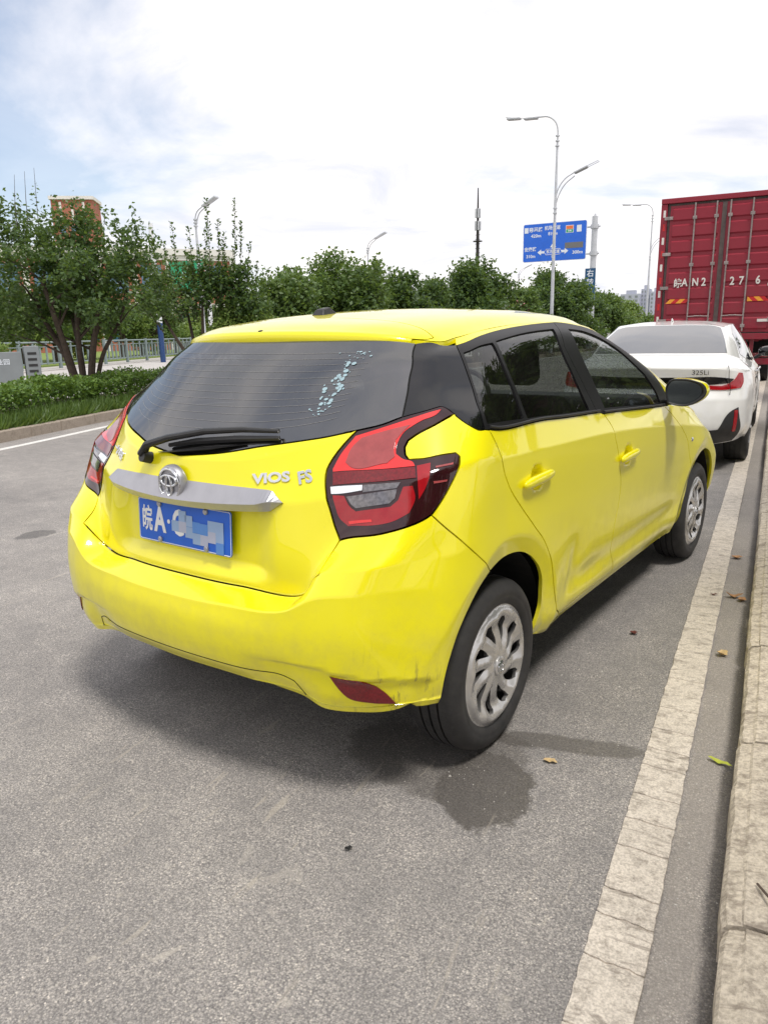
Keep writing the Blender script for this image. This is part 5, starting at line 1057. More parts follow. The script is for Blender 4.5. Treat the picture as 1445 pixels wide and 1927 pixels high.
# ---------------------------------------------------------------- blue direction sign on its mast
SBL = simple('sign_blue', (.012, .13, .66), .35, 0, .06, 2); SWH = simple('sign_white', (.75, .80, .86), .4, 0, .03, 3); SGN = simple('sign_green', (.02, .35, .16), .4, 0, .05, 3); SRD = simple('sign_orange', (.80, .18, .05), .4, 0, .05, 3); SGY = simple('sign_grey_patch', (.16, .16, .16), .5, 0, .05, 3); SYL = simple('sign_yellow', (.75, .62, .08), .4, 0, .05, 3)
sg = empty('direction_sign', (-9.3, 48, 0), 0, 'large blue direction sign with white arrows and place names on a grey mast', 'road sign')
MB().tube([(0, 0, 0), (0, 0, 8.15)], [.21, .18], 10).build('mast', GALV, sg, True)
for z in (7.55, 5.95):
    MB().bar((-.6, -.02, z), (.35, -.02, z), .05, 8).build('bracket', GALV, sg, True); MB().lathe([(z - .12, .21), (z - .12, .26), (z + .12, .26), (z + .12, .21)], 12, 'z').build('clamp', GALV, sg)
SX, SZ, SW_, SH_ = -2.50, 6.80, 4.12, 2.36
def rr2(w, h, r): return rrect(w, h, r)
sm = frame((SX, -.12, SZ), (1, .0, 0), (0, 0, 1))
board = MB().prism(rr2(SW_, SH_, .12), 0, .05, sm).build('board', SWH, sg)
MB().prism(rr2(SW_ - .07, SH_ - .07, .10), .05, .056, sm).build('face', SBL, board)
def st(s, x, y, size, sx=1.0, m=SWH, z=.060): text('lettering', s, size, m, board, sm @ Matrix.Translation((x, y, z)), .002, sx=sx, off=.006)
st('翡翠路', -1.22, .78, .31); st('420m', -1.20, .42, .27, 1.1); st('机场大道', -.14, .84, .27, .95); st('810m', -.10, .50, .27)
st('安康路', -1.55, -.40, .29, .95); st('310m', -1.52, -.82, .27); st('300m', 1.52, -.72, .27, 1.1)
def sbox(x0, x1, y0, y1, m, nm='mark', z=.058): return MB().box(x0, x1, y0, y1, z, z + .004, sm).build(nm, m, board)
sbox(-1.97, -1.72, .62, .95, SWH); sbox(.72, 1.22, .48, .93, SWH); sbox(.75, 1.19, .51, .68, SGN, z=.063); sbox(.75, 1.19, .70, .90, SRD, z=.063); st('G40', .97, .595, .13, m=SWH, z=.069); sbox(1.42, 1.72, .50, .90, SWH); sbox(.70, 1.86, -.45, -.10, SGY, 'patch')
def poly(name, pts, m=SWH, z0=.058, z1=.063): return MB().prism(pts, z0, z1, sm).build(name, m, board)
poly('arrow', [(-1.08, -.60), (-.84, -.42), (-.84, -.53), (-.62, -.53), (-.62, -.67), (-.84, -.67), (-.84, -.78)][::-1]); poly('arrow', [(.93, -.60), (.69, -.42), (.69, -.53), (.48, -.53), (.48, -.67), (.69, -.67), (.69, -.78)])
poly('arrow', [(-.06, -.05), (-.26, -.32), (-.14, -.32), (-.14, -.46), (.02, -.46), (.02, -.32), (.14, -.32)][::-1]); sbox(-.14, .02, -.96, -.80, SWH)
MB().tube([tuple(sm @ Vector((x, y - .6, .06))) for x, y in [(-.52, .17), (.38, .17), (.50, 0), (.38, -.17), (-.52, -.17), (-.64, 0)]], .014, 4, True).build('outline', SWH, board); st('东方大道', -.07, -.60, .22)
PLT = simple('lane_plate_blue', (.010, .075, .18), .4, 0, .1, 3)
lp = MB().box(-.42, .24, -.26, -.22, 2.9, 5.05).build('lane_plate', PLT, sg)
for ch, z in (('右', 4.72), ('转', 4.18), ('车', 3.64), ('道', 3.1)): text('lettering', ch, .46, SWH, lp, frame((-.09, -.264, z), (1, 0, 0), (0, 0, 1)), .001, off=.006)
MB().lathe([(8.15, .08), (8.3, .05), (8.32, .01)], 8, 'z').build('cap', GALV, sg)
# ---------------------------------------------------------------- telecom mast far off
tm = empty('telecom_mast', (-50.5, 138.4, 0), 0, 'thin distant telecom mast with antenna clusters above the trees', 'mast')
MB().tube([(0, 0, 0), (0, 0, 18), (0, 0, 27.0)], [.45, .32, .10], 8).build('pole', STEEL, tm, True)
for z, r in ((20.4, .5), (22.6, .42)):
    for k in range(6): a = math.pi * k / 3; MB().box(r * math.cos(a) - .12, r * math.cos(a) + .12, r * math.sin(a) - .12, r * math.sin(a) + .12, z - .8, z + .8).build('antenna', GALV, tm)
MB().lathe([(17.6, .9), (17.75, .9)], 10, 'z', cap=True).build('platform', STEEL, tm)
for z in np.arange(10, 19, .8): MB().bar((-.5, 0, z), (.5, 0, z), .05, 4).build('rung', STEEL, tm)
# ---------------------------------------------------------------- far side: blue and white pole, signs, fence, sign wall
PW = simple('pole_white', (.72, .74, .76), .45, 0, .06, 3); PB = simple('pole_blue', (.015, .05, .16), .45, 0, .1, 3)
bp = empty('gantry_pole', (-28.6, 29.6, 0), 0, 'white pole with a dark blue base beside the grey railing', 'pole')
MB().tube([(0, 0, 0), (0, 0, 2.1)], .15, 12).build('base', PB, bp, True); MB().tube([(0, 0, 2.1), (0, 0, 7.2)], [.145, .12], 12).build('shaft', PW, bp, True)
for z in (2.5, 2.9, 3.3): MB().lathe([(z, .16), (z + .04, .16)], 12, 'z').build('band', STEEL, bp)
gs = empty('green_sign', (-27.4, 32.4, 0), 0, 'green road sign on a white pole half hidden behind the leafy shoots', 'road sign')
MB().tube([(0, 0, 0), (0, 0, 5.2)], [.14, .11], 10).build('pole', PW, gs, True); MB().box(-2.6, -.1, -.16, -.10, 3.9, 5.5).build('board', SGN, gs, bevel=.01); text('lettering', '出口', .5, SWH, gs, frame((-1.35, -.165, 4.7), (1, 0, 0), (0, 0, 1)), .002)
FEN = simple('railing_grey', (.20, .25, .25), .5, .1, .15, 2)
def fence(P, label):
    f = empty('railing', (P[0][0], P[0][1], 0), 0, label, 'fence', 'grey railings on the far side'); o = Vector((P[0][0], P[0][1], 0))
    for a, b in zip(P[:-1], P[1:]):
        a = Vector((*a, .05)); b = Vector((*b, .05)); L = (b - a).length; n = max(1, round(L / 2.6)); d = (b - a) / n
        for i in range(n):
            p = a + d * i - o; q = p + d
            MB().box(p.x - .06, p.x + .06, p.y - .06, p.y + .06, .0, 1.32).build('post', FEN, f)
            m_ = MB(); m_.bar(p + Vector((0, 0, 1.18)), q + Vector((0, 0, 1.18)), .035, 4)
            m_.build('rail', FEN, f); MB().bar(p + Vector((0, 0, .25)), q + Vector((0, 0, .25)), .03, 4).build('rail', FEN, f); MB().bar(p + Vector((0, 0, .98)), q + Vector((0, 0, .98)), .02, 4).build('rail', FEN, f)
            for j in range(1, 6): 
                c = p + d * (j / 6.0); MB().box(c.x - .035, c.x + .035, c.y - .035, c.y + .035, .25, .98 if j % 2 else 1.18).build('baluster', FEN, f)
fence([(-26.3, 13.5), (-27.2, 19.6), (-28.9, 25.1)], 'grey railing behind the multi-stemmed tree at the far left')
fence([(-29.3, 26.2), (-32.8, 35.6), (-38, 47)], 'grey railing running away behind the white and blue pole')
SWL = simple('sign_wall_grey', (.20, .22, .23), .6, 0, .08, 2)
a_ = math.atan2(-.95, -.85)
sw = empty('sign_wall', (-20.72, 14.70, 0), math.atan2(.93, .62) + math.pi, 'low grey wall with small white lettering at the left edge', 'wall')
MB().box(0, 4.2, -.25, .25, 0, .98).build('wall', SWL, sw, bevel=.01); MB().box(-.55, -.10, -.28, .28, 0, 1.16).build('end_post', SWL, sw, bevel=.02)
for k in range(5): MB().box(-.46, -.19, .281, .29, .12 + k * .19, .20 + k * .19).build('fret_block', BLKP, sw)
text('lettering', '高新科技产业园', .20, SWH, sw, frame((1.05, .255, .66), (-1, 0, 0), (0, 0, 1)), .003); text('lettering', 'HIGH-TECH PARK', .09, SWH, sw, frame((1.05, .255, .50), (-1, 0, 0), (0, 0, 1)), .003); MB().lathe([(.25, .15), (.262, .15)], 20, 'y', (2.05, 0, .62), True).build('logo', simple('logo_teal', (.05, .30, .36), .5), sw)
# ---------------------------------------------------------------- buildings
BRK = simple('red_brick', (.36, .13, .085), .85, 0, .12, .8, bstr=.1, bscale=4); WST = simple('white_stucco', (.70, .68, .65), .8, 0, .05, .5); BGL = simple('blue_window_glass', (.04, .12, .20), .08, 0, .1, .3, coat=1); DGL = simple('dark_window_glass', (.03, .04, .05), .08, 0, .1, .3, coat=1)
def building(loc, rz_, W_, D_, H_, floors, bays, label, wall=BRK, win=BGL, base=True):
    b = empty('building', loc, rz_, label, 'building'); fh = H_ / floors; bw = W_ / bays
    MB().box(-W_ / 2, W_ / 2, 0, D_, 0, H_).build('wall', wall, b)
    MB().box(-W_ / 2 - .3, W_ / 2 + .3, -.3, D_ + .3, H_, H_ + .6).build('roof_slab', WST, b)
    for f in range(floors):
        MB().box(-W_ / 2 - .05, W_ / 2 + .05, -.14, -.003, f * fh + fh * .9, f * fh + fh).build('string_course', WST, b)
        for k in range(bays):
            x = -W_ / 2 + (k + .5) * bw; w = MB().box(x - bw * .30, x + bw * .30, -.05, -.003, f * fh + fh * .22, f * fh + fh * .80).build('window', win, b)
            MB().box(x - .05, x + .05, -.09, -.052, f * fh + fh * .22, f * fh + fh * .80).build('frame', WST, w)
    for k in range(bays + 1): MB().box(-W_ / 2 + k * bw - .25, -W_ / 2 + k * bw + .25, -.30, -.002, 0, H_).build('pilaster', WST, b)
    return b
building((-62, 44, 0), R(50), 44, 12, 9.0, 2, 14, 'long low red brick building with white pilasters behind the left trees')
building((-95, 93, 0), R(47), 34, 12, 8.5, 3, 10, 'red brick and white building seen between the leafy shoots and the white pole')
tw_ = empty('brick_tower', (-80.5, 71.5, 0), R(35), 'red brick tower rising behind the crown of the large left tree', 'tower')
MB().box(-2.5, 2.5, -2.2, 2.2, 0, 18.3).build('shaft', BRK, tw_); MB().box(-2.7, 2.7, -2.4, 2.4, 18.3, 18.7).build('cornice', WST, tw_)
for x in (-1.4, 0, 1.4):
    MB().box(x - .14, x + .14, -2.26, -2.202, 15.6, 18.0).build('slot', WST, tw_); MB().box(x - .35, x + .35, -2.24, -2.202, 14.4, 15.2).build('window', BGL, tw_)
AP = simple('hazy_apartment', (.40, .42, .50), .9, 0, .05, .05)  # pale blue-grey, distance haze put into the wall colour
for i, (x, y, h, w) in enumerate(((-64, 388, 17.2, 9), (-57.5, 392, 19.5, 4), (-52, 390, 18, 6))):
    b = empty('apartment_block', (x, y, 0), 0, ['pale distant apartment block farthest left of its row', 'pale distant apartment block with the tallest tower in its row', 'pale distant apartment block nearest the truck'][i], 'building', 'distant apartment blocks')
    MB().box(-w / 2, w / 2, 0, 8, 0, h).build('wall', AP, b); MB().box(-w / 4, w / 4, 2, 5, h, h + 1.8).build('roof_house', AP, b)
    for f in range(7):
        for k in range(3): MB().box(-w / 2 + w * (k + .3) / 3, -w / 2 + w * (k + .7) / 3, -.1, -.01, h - 1.8 - f * 1.9, h - .8 - f * 1.9).build('window', SWL, b)

# ---------------------------------------------------------------- plants
def leafmat(name, c1, c2, tr=.35, rough=.45):
    m, t, b = newmat(name); g = N(t, 'ShaderNodeNewGeometry'); n = noise(t, 1.6, 3, .6)
    f = mth(t, 'ADD', mth(t, 'MULTIPLY', g.outputs['Random Per Island'], .65), mth(t, 'MULTIPLY', n.outputs['Fac'], .45))
    col = ramp(t, f, [(.15, c1), (.85, c2)]); t.links.new(col, b.inputs['Base Color']); b.inputs['Roughness'].default_value = rough
    tl_ = N(t, 'ShaderNodeBsdfTranslucent'); t.links.new(mixc(t, .5, col, (.30, .42, .05)), tl_.inputs[0]); mx_ = N(t, 'ShaderNodeMixShader'); mx_.inputs[0].default_value = tr
    t.links.new(b.outputs[0], mx_.inputs[1]); t.links.new(tl_.outputs[0], mx_.inputs[2]); t.links.new(mx_.outputs[0], t.nodes['Material Output'].inputs[0]); return m
L_DARK = leafmat('dark_leaf', (.030, .070, .026), (.095, .165, .045)); L_MID = leafmat('mid_leaf', (.050, .110, .030), (.140, .215, .060)); L_LIGHT = leafmat('light_leaf', (.10, .18, .04), (.24, .32, .08)); L_YEL = leafmat('yellow_leaf', (.14, .18, .025), (.34, .36, .05))
L_GRASS = leafmat('grass_blade', (.05, .10, .025), (.13, .21, .05)); L_RED = leafmat('bronze_leaf', (.20, .12, .03), (.30, .20, .05)); L_PINK = leafmat('pink_blossom', (.50, .14, .18), (.62, .26, .30)); L_HEDGE = leafmat('hedge_leaf', (.045, .110, .020), (.17, .28, .055))
BARK = simple('bark', (.085, .062, .048), .9, 0, .35, 14, bstr=.6, bscale=40)
NR = np.random.RandomState(11)
def leaves(name, P, size, m, parent=None, elong=2.0, up=.25, D=None, jitter=.35):
    n = len(P); P = np.asarray(P); 
    if D is None: D = NR.normal(size=(n, 3)); D[:, 2] = D[:, 2] * .7 - .15
    D = D / np.linalg.norm(D, axis=1)[:, None]; Q = NR.normal(size=(n, 3)); Q[:, 2] += up * 3; S_ = np.cross(D, Q); S_ /= np.linalg.norm(S_, axis=1)[:, None] + 1e-9
    s = (size * (1 + jitter * NR.uniform(-1, 1, n)))[:, None]; Nn = np.cross(D, S_)
    V = np.stack([P, P + D * s * .45 + S_ * s / elong / 1.6 + Nn * s * .06, P + D * s - Nn * s * .05, P + D * s * .45 - S_ * s / elong / 1.6 + Nn * s * .06], 1).reshape(-1, 3)
    return fastmesh(name, V, np.arange(n * 4).reshape(-1, 4), m, parent)
def blob_points(lobes, n, shell=.55):
    w = np.array([l[3] * l[4] * l[5] for l in lobes]) ** .8; w /= w.sum(); k = NR.choice(len(lobes), n, p=w); L = np.array([l[:6] for l in lobes])[k]
    d = NR.normal(size=(n, 3)); d /= np.linalg.norm(d, axis=1)[:, None]; r = NR.uniform(0, 1, n) ** (shell); return L[:, :3] + d * r[:, None] * L[:, 3:6]
def clumps(P, k, spread):
    """each point becomes a sprig of k leaves"""
    n = len(P); d = NR.normal(size=(n, 3)); d /= np.linalg.norm(d, axis=1)[:, None]; t = np.linspace(0, 1, k)
    return (P[:, None] + d[:, None] * (t[None, :, None] * spread) + NR.normal(size=(n, k, 3)) * spread * .12).reshape(-1, 3)
def crown_lobes(c, rx, rz_, n, seed, lo=.28, hi=.50):
    q = random.Random(seed); o = []
    for i in range(n):
        a = q.uniform(0, 2 * math.pi); e = math.asin(q.uniform(-.75, 1)); f = q.uniform(.45, .82); s = q.uniform(lo, hi)
        o.append((c[0] + rx * f * math.cos(a) * math.cos(e), c[1] + rx * f * math.sin(a) * math.cos(e), c[2] + rz_ * f * math.sin(e), rx * s, rx * s, rz_ * s * .85))
    return o
def tree(name, x, y, ztop, r, label, m, n=1500, k=6, leaf=.13, seed=0, low=.9, group='trees along the planted median', cat='tree', nl=16, blossom=False, z0=.1):
    rt = empty(name, (x, y, z0), 0, label, cat, group); q = random.Random(seed); zc = (ztop + low) / 2 - z0; rz_ = (ztop - low) / 2
    tr = MB(); top = (q.uniform(-.1, .1), q.uniform(-.1, .1), zc)
    tr.tube([(0, 0, -.05), (0.02, .01, zc * .5), top], [.05 + r * .035, .035 + r * .025, .02], 7)
    lob = crown_lobes((0, 0, zc), r, rz_, nl, seed)
    for l in lob[:8]: tr.tube([(0.01, 0, zc * q.uniform(.3, .7)), ((l[0]) * .5, l[1] * .5, (zc * .6 + l[2]) / 2 + .1), l[:3]], [.025 + r * .01, .02, .006], 5)
    tr.build('trunk', BARK, rt, True)
    P = clumps(blob_points(lob, n, .45), k, leaf * 2.2); P = P[P[:, 2] > .12]
    # a few sprigs breaking the outline
    tips = []
    for l in lob:
        for _ in range(2):
            d = Vector((q.gauss(0, 1), q.gauss(0, 1), abs(q.gauss(0, 1)) + .6)).normalized(); a = Vector(l[:3]); 
            for t in np.linspace(.7, 1.35, 14): tips.append(tuple(a + Vector((d.x * l[3], d.y * l[4], d.z * l[5])) * t + Vector((q.gauss(0, .03),) * 3)))
    leaves('crown', np.concatenate([P, np.array(tips)]), leaf, m, rt)
    if blossom:
        P = np.concatenate([np.array([[.1, -.5, zc + .35]]) + NR.normal(size=(60, 3)) * [.12, .12, .12], np.array([[-.75, -.4, zc + .25]]) + NR.normal(size=(40, 3)) * [.09, .09, .09], np.array([[.35, -.4, zc + .12]]) + NR.normal(size=(40, 3)) * [.09, .09, .07]]); leaves('blossom', P, .09, L_PINK, rt, 1.1)
    return rt
# --- the big multi-stemmed tree at the left
def multistem():
    rt = empty('multi_stemmed_tree', (-10.45, 8.2, .1), 0, 'large dark multi-stemmed tree at the left, its trunks fanning out of the hedge', 'tree'); rt.scale = (1.13, 1.13, 1.10); q = random.Random(5)
    vx = Vector((.88, .47, 0)); vy = Vector((-.47, .88, 0))       # across and along the view
    stems = [(-.75, .1, 1.95, .055), (-.40, -.2, 2.1, .062), (-.22, .25, 2.0, .05), (.05, -.1, 2.2, .055), (.38, .15, 2.1, .06), (.55, -.25, 2.0, .05), (.85, .1, 1.9, .04), (.30, .4, 2.2, .04)]
    tipsP = []
    for i, (a, b, h, r) in enumerate(stems):
        base = vx * (a * .14) + vy * (b * .14); mid = vx * (a * .42 + q.uniform(-.04, .04)) + vy * b * .5 + Vector((0, 0, h * .45)); top = vx * a + vy * b * 1.3 + Vector((0, 0, h))
        P = catmull([tuple(base), tuple(mid), tuple(vx * a * .78 + vy * b + Vector((0, 0, h * .75))), tuple(top)], .15); rad = np.linspace(r * 1.15, r * .5, len(P)).tolist()
        s_ = MB().tube([tuple(p) for p in P], rad, 8)
        for j in range(5):
            st_ = Vector(P[int(len(P) * q.uniform(.45, .98))]); d = (vx * (q.gauss(a * .5, .6)) + vy * q.gauss(0, .6) + Vector((0, 0, q.uniform(.3, .9)))).normalized(); L_ = q.uniform(.5, 1.1)
            e = st_ + d * L_; s_.tube([tuple(st_), tuple(st_ + d * L_ * .5 + Vector((0, 0, .05))), tuple(e)], [r * .4, r * .28, .008], 5); tipsP.append(e)
        s_.build('stem', BARK, rt, True)
    zc = 2.55; lob = []
    for (a, b, z, rx, rzv) in [(-1.5, 0, 2.1, .7, .5), (-1.0, .2, 2.9, .75, .5), (-.3, -.1, 2.35, .75, .55), (.3, .1, 2.9, .7, .42), (.9, 0, 2.35, .7, .5), (1.35, .1, 1.95, .5, .42), (-.6, .3, 1.75, .6, .38), (.4, -.3, 1.75, .6, .35), (-1.75, 0, 2.75, .55, .45), (.05, 0, 3.05, .5, .33), (-1.3, .1, 3.2, .40, .25), (-2.1, .2, 2.2, .6, .6), (1.0, .2, 2.75, .45, .3), (-1.2, -.3, 1.7, .5, .35)]:
        c = vx * a + vy * b; lob.append((c.x, c.y, z, rx, rx, rzv))
    for e in tipsP: lob.append((e.x, e.y, e.z, .30, .30, .22))
    P = clumps(blob_points(lob, 2050, .6), 11, .24)
    sh = []
    for (a, z0_, z1) in [(-1.45, 3.2, 3.75), (-.55, 3.1, 3.72), (-.75, 3.0, 3.55), (1.12, 2.8, 3.35), (.35, 3.0, 3.35), (-1.9, 2.9, 3.4), (.75, 2.9, 3.2), (-.1, 3.1, 3.5)]:
        for t in np.linspace(0, 1, 26): sh.append(tuple(vx * (a + .10 * t * math.sin(a * 9)) + Vector((q.gauss(0, .02), q.gauss(0, .02), z0_ + (z1 - z0_) * t)) + vy * .1))
    leaves('crown', np.concatenate([P, np.array(sh)]), .074, L_DARK, rt, 2.2)
    tw2 = MB()
    for (a, h_) in ((-.62, 3.85), (-.45, 3.9), (-.80, 3.8), (.62, 3.2)): c = vx * a; tw2.tube([(c.x, c.y, 3.0), (c.x + .03, c.y, (3.0 + h_) / 2), (c.x + .02 - a * .1, c.y, h_)], [.008, .006, .003], 4)
    tw2.build('bare_twig', BARK, rt)
multistem()
# --- crape myrtle with long upright shoots
def shoots():
    rt = empty('upright_shoot_tree', (-10.5, 11.7, .1), 0, 'wiry tree with long upright leafy shoots, right of the large tree', 'tree'); rt.scale = (1.08, 1.08, 1.06); q = random.Random(9)
    vx = Vector((.88, .47, 0)); vy = Vector((-.47, .88, 0)); st_ = MB(); LP = []; LD = []
    limbs = [(-.80, .0, 1.75), (-.30, .2, 1.9), (.15, -.1, 2.0), (.55, .1, 1.95), (.95, .1, 1.85), (1.2, -.1, 1.6)]
    ends = []
    for a, b, h in limbs:
        P = catmull([(0, 0, 0), tuple(vx * a * .35 + Vector((0, 0, h * .42))), tuple(vx * a * .8 + vy * b + Vector((0, 0, h * .8))), tuple(vx * a + vy * b + Vector((0, 0, h)))], .15)
        st_.tube([tuple(p) for p in P], np.linspace(.055, .022, len(P)).tolist(), 6); ends.append(vx * a + vy * b + Vector((0, 0, h)))
    SH = [(-.98, 1.9, 2.75), (-.85, 1.9, 3.10), (-.62, 2.0, 3.15), (-.38, 2.1, 3.55), (-.20, 2.0, 3.05), (-.05, 2.1, 3.45), (.10, 2.1, 3.10), (.28, 2.1, 3.42), (.42, 2.1, 3.95), (.55, 2.1, 3.60), (.70, 2.1, 3.30), (.93, 2.1, 4.00), (1.05, 2.0, 3.5), (1.18, 2.0, 3.1), (-1.2, 1.8, 2.6), (.62, 2.0, 3.1), (-.48, 2.0, 2.9), (1.30, 1.9, 2.75), (.0, 2.0, 2.8), (.86, 1.9, 3.0)]
    for i, (a, z0_, z1) in enumerate(SH):
        b = q.uniform(-.3, .3); s0 = vx * (a * .62) + vy * b * .5 + Vector((0, 0, z0_ - .5)); s1 = vx * a + vy * b + Vector((0, 0, z1)); c1 = (s0 + s1) / 2 + vx * a * .10
        P = catmull([tuple(s0), tuple(c1), tuple(s1)], .045); st_.tube([tuple(p) for p in P], np.linspace(.012, .003, len(P)).tolist(), 4)
        for j, p in enumerate(P):
            t = j / len(P)
            for s in (1, -1):
                if q.random() < .12: continue
                an = q.uniform(0, math.pi); d = Vector((math.cos(an) * s, math.sin(an) * s, .55)); L_ = .5 + .5 * math.sin(math.pi * min(1, t * 1.1 + .1)); 
                for _ in range(2): LP.append(tuple(Vector(p) + Vector((q.gauss(0, .012),) * 3))); LD.append(tuple(d + Vector((q.gauss(0, .3), q.gauss(0, .3), 0))))
    st_.build('stem', BARK, rt, True)
    sl = leaves('shoot_leaf', np.array(LP), .066, L_DARK, rt, 1.9, D=np.array(LD)); sl['kind'] = 'stuff'
    lob = []
    for e in ends: lob.append((e.x, e.y, e.z + .12, .36, .36, .30)); lob.append((e.x * .8, e.y * .8, e.z + .55, .30, .30, .35))
    lob += [(vx.x * a, vx.y * a, z, r, r, r) for a, z, r in ((-.95, 1.95, .34), (-.60, 2.3, .30), (.2, 2.2, .3), (.75, 2.3, .34), (1.15, 1.95, .40), (1.0, 2.5, .25), (-.25, 1.8, .22))]
    leaves('crown', clumps(blob_points(lob, 900, .5), 7, .24), .085, L_DARK, rt)
shoots()
# --- the row along the median, near to far
tree('broadleaf_tree', -10.3, 14.7, 3.15, 1.05, 'light loose-leaved tree just right of the long upright shoots', L_MID, 1500, 6, .12, 21)
tree('broadleaf_tree', -10.9, 16.3, 3.3, .95, 'greyish green tree second in the row above the hatchback roof', L_MID, 1200, 6, .12, 25)
tree('broadleaf_tree', -10.4, 18.6, 3.75, 1.45, 'broad bushy green tree above the left of the hatchback roof', L_MID, 2400, 6, .13, 22, nl=22)
tree('broadleaf_tree', -10.4, 22.6, 3.45, 1.0, 'slim dark tree with a wispy top, left of the telecom mast', L_DARK, 1400, 6, .14, 23)
tree('broadleaf_tree', -10.7, 25.6, 3.6, .95, 'dark narrow tree tucked behind the wispy one', L_DARK, 1300, 6, .14, 27)
tree('broadleaf_tree', -10.4, 30.6, 4.40, 1.75, 'dome-shaped dark green tree standing below the telecom mast', L_DARK, 3200, 6, .15, 24, nl=26)
tree('broadleaf_tree', -9.7, 34.6, 3.40, .95, 'small tree with pink blossom left of the direction sign', L_MID, 1300, 6, .15, 28, blossom=True)
tree('broadleaf_tree', -10.3, 42.6, 4.75, 2.0, 'rounded tree standing under the blue direction sign', L_DARK, 3000, 6, .18, 26, nl=24)
tree('broadleaf_tree', -10.3, 49.6, 4.1, 1.5, 'dark green tree in front of the lane plate of the sign mast', L_DARK, 1800, 6, .18, 30)
tree('broadleaf_tree', -10.2, 56.6, 4.0, 1.7, 'tree right of the sign mast, above the hatchback windscreen', L_MID, 1800, 6, .2, 31)
tree('broadleaf_tree', -10.3, 65.6, 3.4, 1.3, 'last small tree of the median row before the distant apartments', L_LIGHT, 1300, 6, .2, 32)
tree('round_bush', -9.6, 12.3, 2.12, .82, 'round yellow-green clipped bush behind the hatchback spoiler', L_LIGHT, 1500, 6, .075, 33, .25, group=None, cat='bush', nl=20)
for i, (x, y, zt, r, m_) in enumerate(((-9.7, 13.6, 1.5, .7, L_MID), (-9.6, 15.2, 1.6, .8, L_DARK), (-9.7, 17, 1.7, .9, L_DARK), (-9.7, 20, 1.9, 1.1, L_MID), (-9.7, 24, 2.1, 1.3, L_DARK), (-9.7, 28, 2.2, 1.4, L_MID), (-9.7, 36.5, 2.4, 1.6, L_DARK), (-9.8, 46, 2.6, 1.8, L_DARK), (-9.8, 60, 2.7, 2.0, L_MID), (-9.8, 72, 2.6, 2.0, L_MID))):
    tree('shrub', x, y, zt, r, ['low dense shrub in front of the loose-leaved tree', 'low dark shrub behind the round clipped bush', 'low dark shrub in front of the broad bushy tree', 'low green shrub between the broad tree and the slim dark one', 'low dark shrub below the wispy tree', 'low green shrub left of the dome-shaped tree', 'low dark shrub right of the pink-flowered tree', 'low dark shrub below the direction sign mast', 'low green shrub near the far end of the tree row', 'last low green shrub of the tree row'][i], m_, 700, 5, .12 + i * .01, 50 + i, .15, group='low shrubs under the median trees', cat='shrub', nl=10)
# --- hedge and grass verge in the median
hl = [p for p in offset(kp, 1.05)[:22]]; rt = empty('hedge', (0, 0, 0), 0, 'long low clipped hedge along the left median kerb', 'hedge'); q = NR
L_ = []
hp = catmull([tuple(p) for p in hl], .06)
for i in range(52000):
    p = hp[q.randint(len(hp))]; a = q.uniform(-.42, .62); w = 1 - abs(a) * .25; z = .12 + (.62 + .05 * math.sin(p[1] * 3.1) + .04 * math.sin(p[1] * 7.3 + a * 5)) * (q.uniform(0, 1) ** .45) * w
    L_.append((p[0] - a, p[1] + q.uniform(-.05, .05), z))
hedge_leaves = leaves('foliage', np.array(L_), .062, L_HEDGE, rt, 1.9, up=.6)
hs = MB()
for p in hp[::5]: hs.tube([(p[0], p[1], .08), (p[0] + .05, p[1] + .03, .4)], [.012, .006], 4)
hs.build('stem', BARK, rt)
gp = catmull([tuple(p) for p in offset(kp, .42)[:22]], .05); n = 26000; idx = q.randint(len(gp), size=n); ag = q.uniform(-.27, .40, n)
base = np.stack([gp[idx, 0] - ag, gp[idx, 1] + q.uniform(-.04, .04, n), np.full(n, .10)], 1); D = q.normal(size=(n, 3)) * [.55, .55, .2] + [0, 0, .8]
g_ = leaves('verge_grass', base, .24, L_GRASS, None, 14, D=D); tag(g_, 'tufted grass verge between the hedge and the kerb', 'grass', kind='stuff')
# --- beyond the far railing
rg2 = random.Random(77); specs = []
PL_ = ['nearest the low grey sign wall', 'behind the nearer grey railing', 'behind the gap in the grey railing', 'behind the farther grey railing', 'at the far end of the lawn']
NM = ['rounded light green bush on the far lawn', 'yellow-green bush on the far lawn', 'mid green small tree on the far lawn', 'bronze clipped ball bush on the far lawn']
for i in range(34):
    t = i / 33; x = -31.5 - 12 * t + rg2.uniform(-1.5, 1.0); y = 15 + 40 * t + rg2.uniform(-1, 1) + rg2.uniform(0, 4); k = rg2.choice((0, 0, 1, 2, 2, 2, 3))
    if k == 3: zt, r, m_ = 1.5, .9, L_RED
    elif k == 2: zt, r, m_ = rg2.uniform(3.2, 4.6), rg2.uniform(1.5, 2.1), L_MID
    elif k == 1: zt, r, m_ = rg2.uniform(1.9, 3.0), rg2.uniform(1.1, 1.5), L_YEL
    else: zt, r, m_ = rg2.uniform(2.6, 3.6), rg2.uniform(1.3, 1.9), L_LIGHT
    tree(('far_bush', 'far_bush', 'far_tree', 'ball_bush')[k], x, y, zt, r, NM[k].replace(' on the far lawn', ', ' + PL_[min(4, int(t * 5))]), m_, 420, 5, .22, 100 + i, .15 if k != 2 else .9, group='bushes and small trees on the far lawn', cat='bush' if k != 2 else 'tree', nl=10, z0=.12)
wall_hedge = empty('clipped_hedge', (-22.3, 13.9, 0), 0, 'flat-topped light hedge behind the low grey sign wall', 'hedge')
